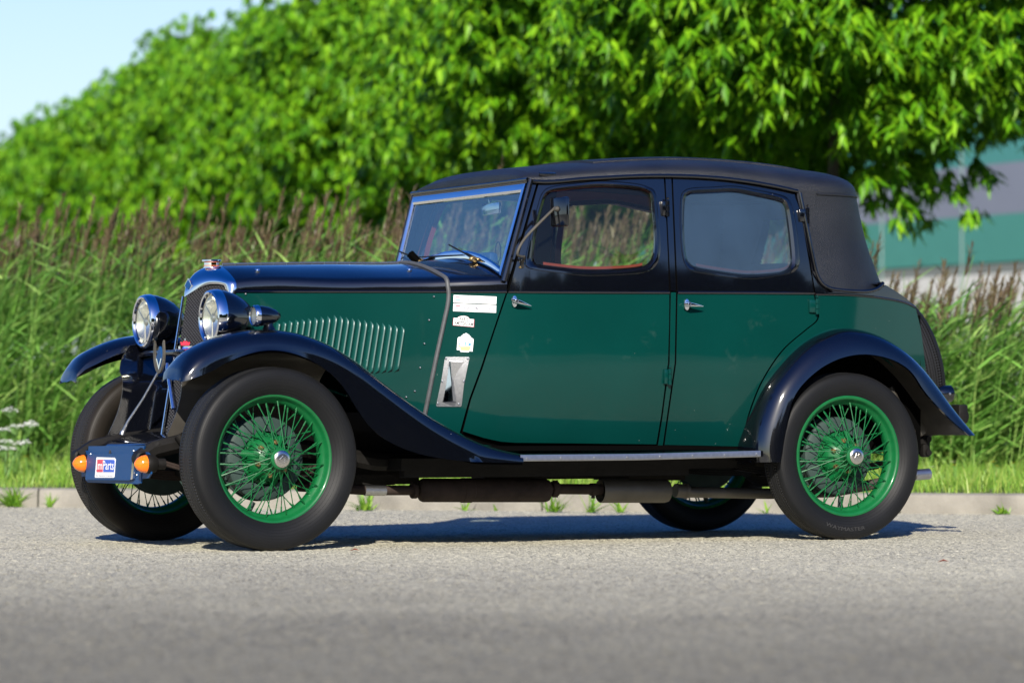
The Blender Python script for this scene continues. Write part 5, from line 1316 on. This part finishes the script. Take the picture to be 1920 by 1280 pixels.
# ---- front number plate, stickers and flashers
XPL = -.43
def Pl(px, py, d=0): p = U(px, py, XPL, 0); return (p[0]-d, p[1], p[2])
def plate_surf(px, py, off): return Pl(px, py, off)
def flat_panel(m, poly, mi, off, th): 
    V = [Pl(px, py, off) for px, py in poly]; B = [Pl(px, py, off-th) for px, py in poly]; n = len(V)
    m.add(V+B, [tuple(range(n))[::-1], tuple(range(n, 2*n))]+[(i, (i+1) % n, (i+1) % n+n, i+n) for i in range(n)], mi)
m = MB(); flat_panel(m, [(166,836),(271,835),(267,850),(264,905),(258,907),(165,904),(161,900)], 0, 0, .006)
flat_panel(m, [(152,851),(160,844),(165,844),(163,892),(152,893)], 0, -.002, .006); flat_panel(m, [(268,846),(276,848),(282,856),(282,888),(277,896),(266,897)], 0, -.002, .006)
pl = m.build('number_plate', M['plate'], CAR, smooth=False)
m = MB(); flat_panel(m, [(169,852),(172,851),(251,850),(254,852),(250,898),(247,900),(166,899),(165,897)], 0, .012, .012); m.build('plate_cover', M['plate'], pl, smooth=False)
m = MB(); flat_panel(m, [(254,853),(258,856),(254,897),(250,899)], 0, .012, .010); m.build('plate_edge', M['chrome'], pl, smooth=False)
for px, py in ((170.5,851),(262,854),(251,845),(166,886),(257,890)):
    q = MB(); q.lathe([(.0045, 0), (.003, .003), (0, .003)], Pl(px, py, .001), (-1, 0, 0), 8); q.build('screw', M['alu'], pl)
for px, py in ((152.5, 868.5), (269, 869.5)):
    c = Vector(Pl(px+9, py, .0)); q = MB()
    q.lathe([(.0365, .012), (.0385, .008), (.0385, -.012), (.032, -.03)], c, (-1, 0, 0), 28, 0)
    q.tube([c+Vector((.02, 0, 0)), c+Vector((.07, 0, 0))], .022, 14, 0)
    o = q.build('flasher', M['chassis'], pl)
    q = MB(); q.lathe([(.037, .008), (.036, .018), (.032, .032), (.024, .046), (.011, .056), (.004, .059), (0, .059)], c, (-1, 0, 0), 24); q.build('amber_lens', M['amber'], o, ang=80)
# lettering
def text_polys(s, size=1., **kw):
    cu = bpy.data.curves.new('lettering', 'FONT'); cu.body = s; cu.size = size; cu.align_x = 'LEFT'; cu.resolution_u = 3
    for k, v in kw.items(): setattr(cu, k, v)
    o = bpy.data.objects.new('lettering', cu); COL.objects.link(o); dg = bpy.context.evaluated_depsgraph_get(); dg.update()
    me = bpy.data.meshes.new_from_object(o.evaluated_get(dg)); V = [(v.co.x, v.co.y) for v in me.vertices]; Fc = [tuple(p.vertices) for p in me.polygons]
    bpy.data.objects.remove(o); bpy.data.meshes.remove(me); return V, Fc
def letter(m, s, p0, p1, hgt, surf, off, mi, lean=0., **kw):
    """writes s from p0 to p1 (baseline ends) with cap height hgt on a surface"""
    V, Fc = text_polys(s, **kw); xm = min(v[0] for v in V); xM = max(v[0] for v in V); yM = max(v[1] for v in V); ym = 0
    a = np.array(p0, float); b = np.array(p1, float); out = []
    for x, y in V:
        q = a+(b-a)*(x-xm)/(xM-xm); out.append(surf(q[0]+lean*y/yM, q[1]-hgt*y/yM, off))
    m.add(out, [f[::-1] for f in Fc], mi)
m = MB()
flat_panel(m, [(186.5,857.5),(187.5,856.5),(220,857.5),(221.5,859),(222.5,861),(220,894),(219,895),(184.5,895),(183.5,894)], 0, .0135, .0012)
flat_panel(m, [(188.6,861),(200,861),(199,873),(198.5,884.5),(187.5,884.5),(186.8,882.5)], 1, .0145, .0008)
flat_panel(m, [(200.5,861),(219.5,861.5),(221,863.5),(219.6,884.5),(199.5,884.5)], 2, .0145, .0008)
letter(m, 'Im', (187.6, 879.5), (198.4, 879.5), 15.5, plate_surf, .0158, 0, offset=.012)
letter(m, 'Parts', (199.6, 879.5), (219.9, 880), 16.5, plate_surf, .0158, 0, offset=.012)
letter(m, 'the vital parts in service', (186, 892), (217.5, 892.5), 2.6, plate_surf, .0158, 3)
m.build('white_sticker', [M['white'], M['pink'], M['blue'], M['grey_ink']], pl, smooth=False)
def Sp(m, poly, mi, off, step=14): panel(m, poly, mi=mi, off=off, th=.0008, step=step)
# two name strips with flags
for k, (y0, y1, words) in enumerate((((552.7), (567.5), ('Owner', 'Jan Corning')), ((568.0), (583), ('Navigator', 'Marion Oosterman')))):
    m = MB(); d = 3.2
    top = (550.8+2.0, 567.9+1.0)[k]
    xa, xb = (850.7, 931) if k == 0 else (850.2, 930.5)
    Sp(m, [(xa, top), (xb, top+3.2), (xb-.5, top+17.3), (xa-.7, top+14.2)], 0, .002)
    for j, mi in ((0, 1), (1, 2)):
        yy = top+3.2+j*4.6; Sp(m, [(854.6, yy), (863, yy+.3), (862.8, yy+2.2), (854.5, yy+1.9)], mi, .0030)
    letter(m, words[0], (867, top+10.4), (882 if k == 0 else 887, top+11), 6.5, S, .0032, 3, lean=1.2, shear=.3, offset=.015)
    letter(m, words[1], ((892, 890)[k], top+11.4), ((916, 928)[k], top+12.6), 6.8, S, .0032, 3, lean=1.2, shear=.3, offset=.015)
    m.build('name_sticker', [M['white'], M['red'], M['sky'], M['grey_ink']], CAR, smooth=False)
m = MB()
RP = [(850,595.8),(857.5,596)]+[(868.5-11*math.cos(a), 596.6-4.6*math.sin(a)) for a in np.linspace(.15, math.pi-.15, 9)]+[(881,598),(889.3,598.5),(888.6,613.2),(849,609.8)]
c_ = np.mean(np.array(RP), 0)
Sp(m, RP, 1, .0016, 6); Sp(m, [tuple(c_+(np.array(p)-c_)*.955) for p in RP], 0, .0026, 6)
letter(m, 'PARIS', (861, 601), (878, 602), 6.6, S, .0036, 2, lean=.5, offset=.025); letter(m, 'AMSTERDAM', (851.2, 608.2), (887, 611.2), 6.9, S, .0036, 2, lean=.6, offset=.025)
m.build('rally_sticker', [M['white'], M['pink'], M['ink']], CAR, smooth=False)
m = MB(); k = lambda x, y: (840+x/10.67, 545+y/10.67)
SH = [k(*p) for p in ((175,1180),(195,940),(215,925),(270,912),(268,895),(298,888),(300,870),(340,858),(362,842),(385,860),(425,880),(430,900),(460,915),(455,932),(505,960),(512,990),(490,1215),(425,1205),(415,1230),(245,1218),(243,1190))]
Sp(m, SH, 0, .0022, 6)
Sp(m, [k(*p) for p in ((207,1018),(265,1028),(250,1075),(205,1075))], 1, .0032, 6); Sp(m, [k(*p) for p in ((330,1030),(462,1045),(455,1102),(340,1090))], 1, .0032, 6)
Sp(m, [k(*p) for p in ((285,1068),(296,1062),(318,1085),(272,1083))], 1, .0032, 6)
Sp(m, [k(*p) for p in ((205,1085),(245,1085),(262,1115),(440,1110),(450,1140),(425,1195),(250,1190),(240,1115),(203,1115))], 2, .0032, 6)
Sp(m, [k(*p) for p in ((355,1050),(385,1048),(415,1065),(410,1082),(360,1080))], 0, .0040, 6); Sp(m, [k(*p) for p in ((220,1035),(250,1038),(248,1056),(215,1055))], 0, .0040, 6)
m.tube([S(*k(*p), .0032) for p in ((240,932),(350,928),(430,945),(480,970),(500,1000))], .0009, 4, 1); m.tube([S(*k(*p), .0032) for p in ((318,935),(312,1010))], .0008, 4, 1)
m.build('shield_sticker', [M['white'], M['sky'], M['lime']], CAR, smooth=False)
# chromed trafficator housing on the scuttle side
k = lambda x, y: (780+x/3.766, 520+y/3.766)
for s_ in (1, -1):
    m = MB(); panel(m, [k(*p) for p in ((205,566),(212,560),(370,560),(377,568),(338,760),(322,905),(314,912),(148,911),(142,904),(180,720))], mi=0, off=.004, th=.004, step=10)
    for p in ((211,573),(365,574),(185,734),(337,734),(154,890),(302,895)): m.lathe([(.0048, 0), (.004, .003), (0, .004)], S(*k(*p), .004), (0, -1, 0), 10)
    o = (m if s_ > 0 else m.mirror()).build('vent_plate', M['alu'], CAR)
    m = MB(); A_, B_ = S(*k(233, 588), .004), S(*k(342, 594), .004); C_, D_ = S(*k(186, 880), .004), S(*k(288, 882), .004); E_, G_ = S(*k(243, 592), .012), S(*k(262, 872), .045)
    m.add([A_, B_, C_, D_, E_, G_], [(0, 4, 5, 2), (4, 1, 3, 5), (2, 5, 3), (0, 1, 4)], 0)
    (m if s_ > 0 else m.mirror()).build('scoop', M['chrome'], o, smooth=False)

# moulded maker's lettering low on the near rear tyre
def wheel_text(w_, word, a0, a1, r, hgt):
    V, Fc = text_polys(word); xm, xM = min(v[0] for v in V), max(v[0] for v in V); yM = max(v[1] for v in V); m = MB()
    def pt(x, y, o): a = a0+(a1-a0)*(x-xm)/(xM-xm); q = r-hgt*(y/yM-.5); return (math.sin(a)*q, -.0768-o, -math.cos(a)*q)
    m.add([pt(x, y, .0012) for x, y in V], [f for f in Fc], 0); o = m.build('tyre_lettering', P('worn_rubber', (.035, .035, .036), .6, spec=.2), w_, smooth=False); o.rotation_euler = (0, -w_.rotation_euler[1], 0)
wheel_text(W_REAR, 'WAYMASTER', -.42, .22, .315, .016)
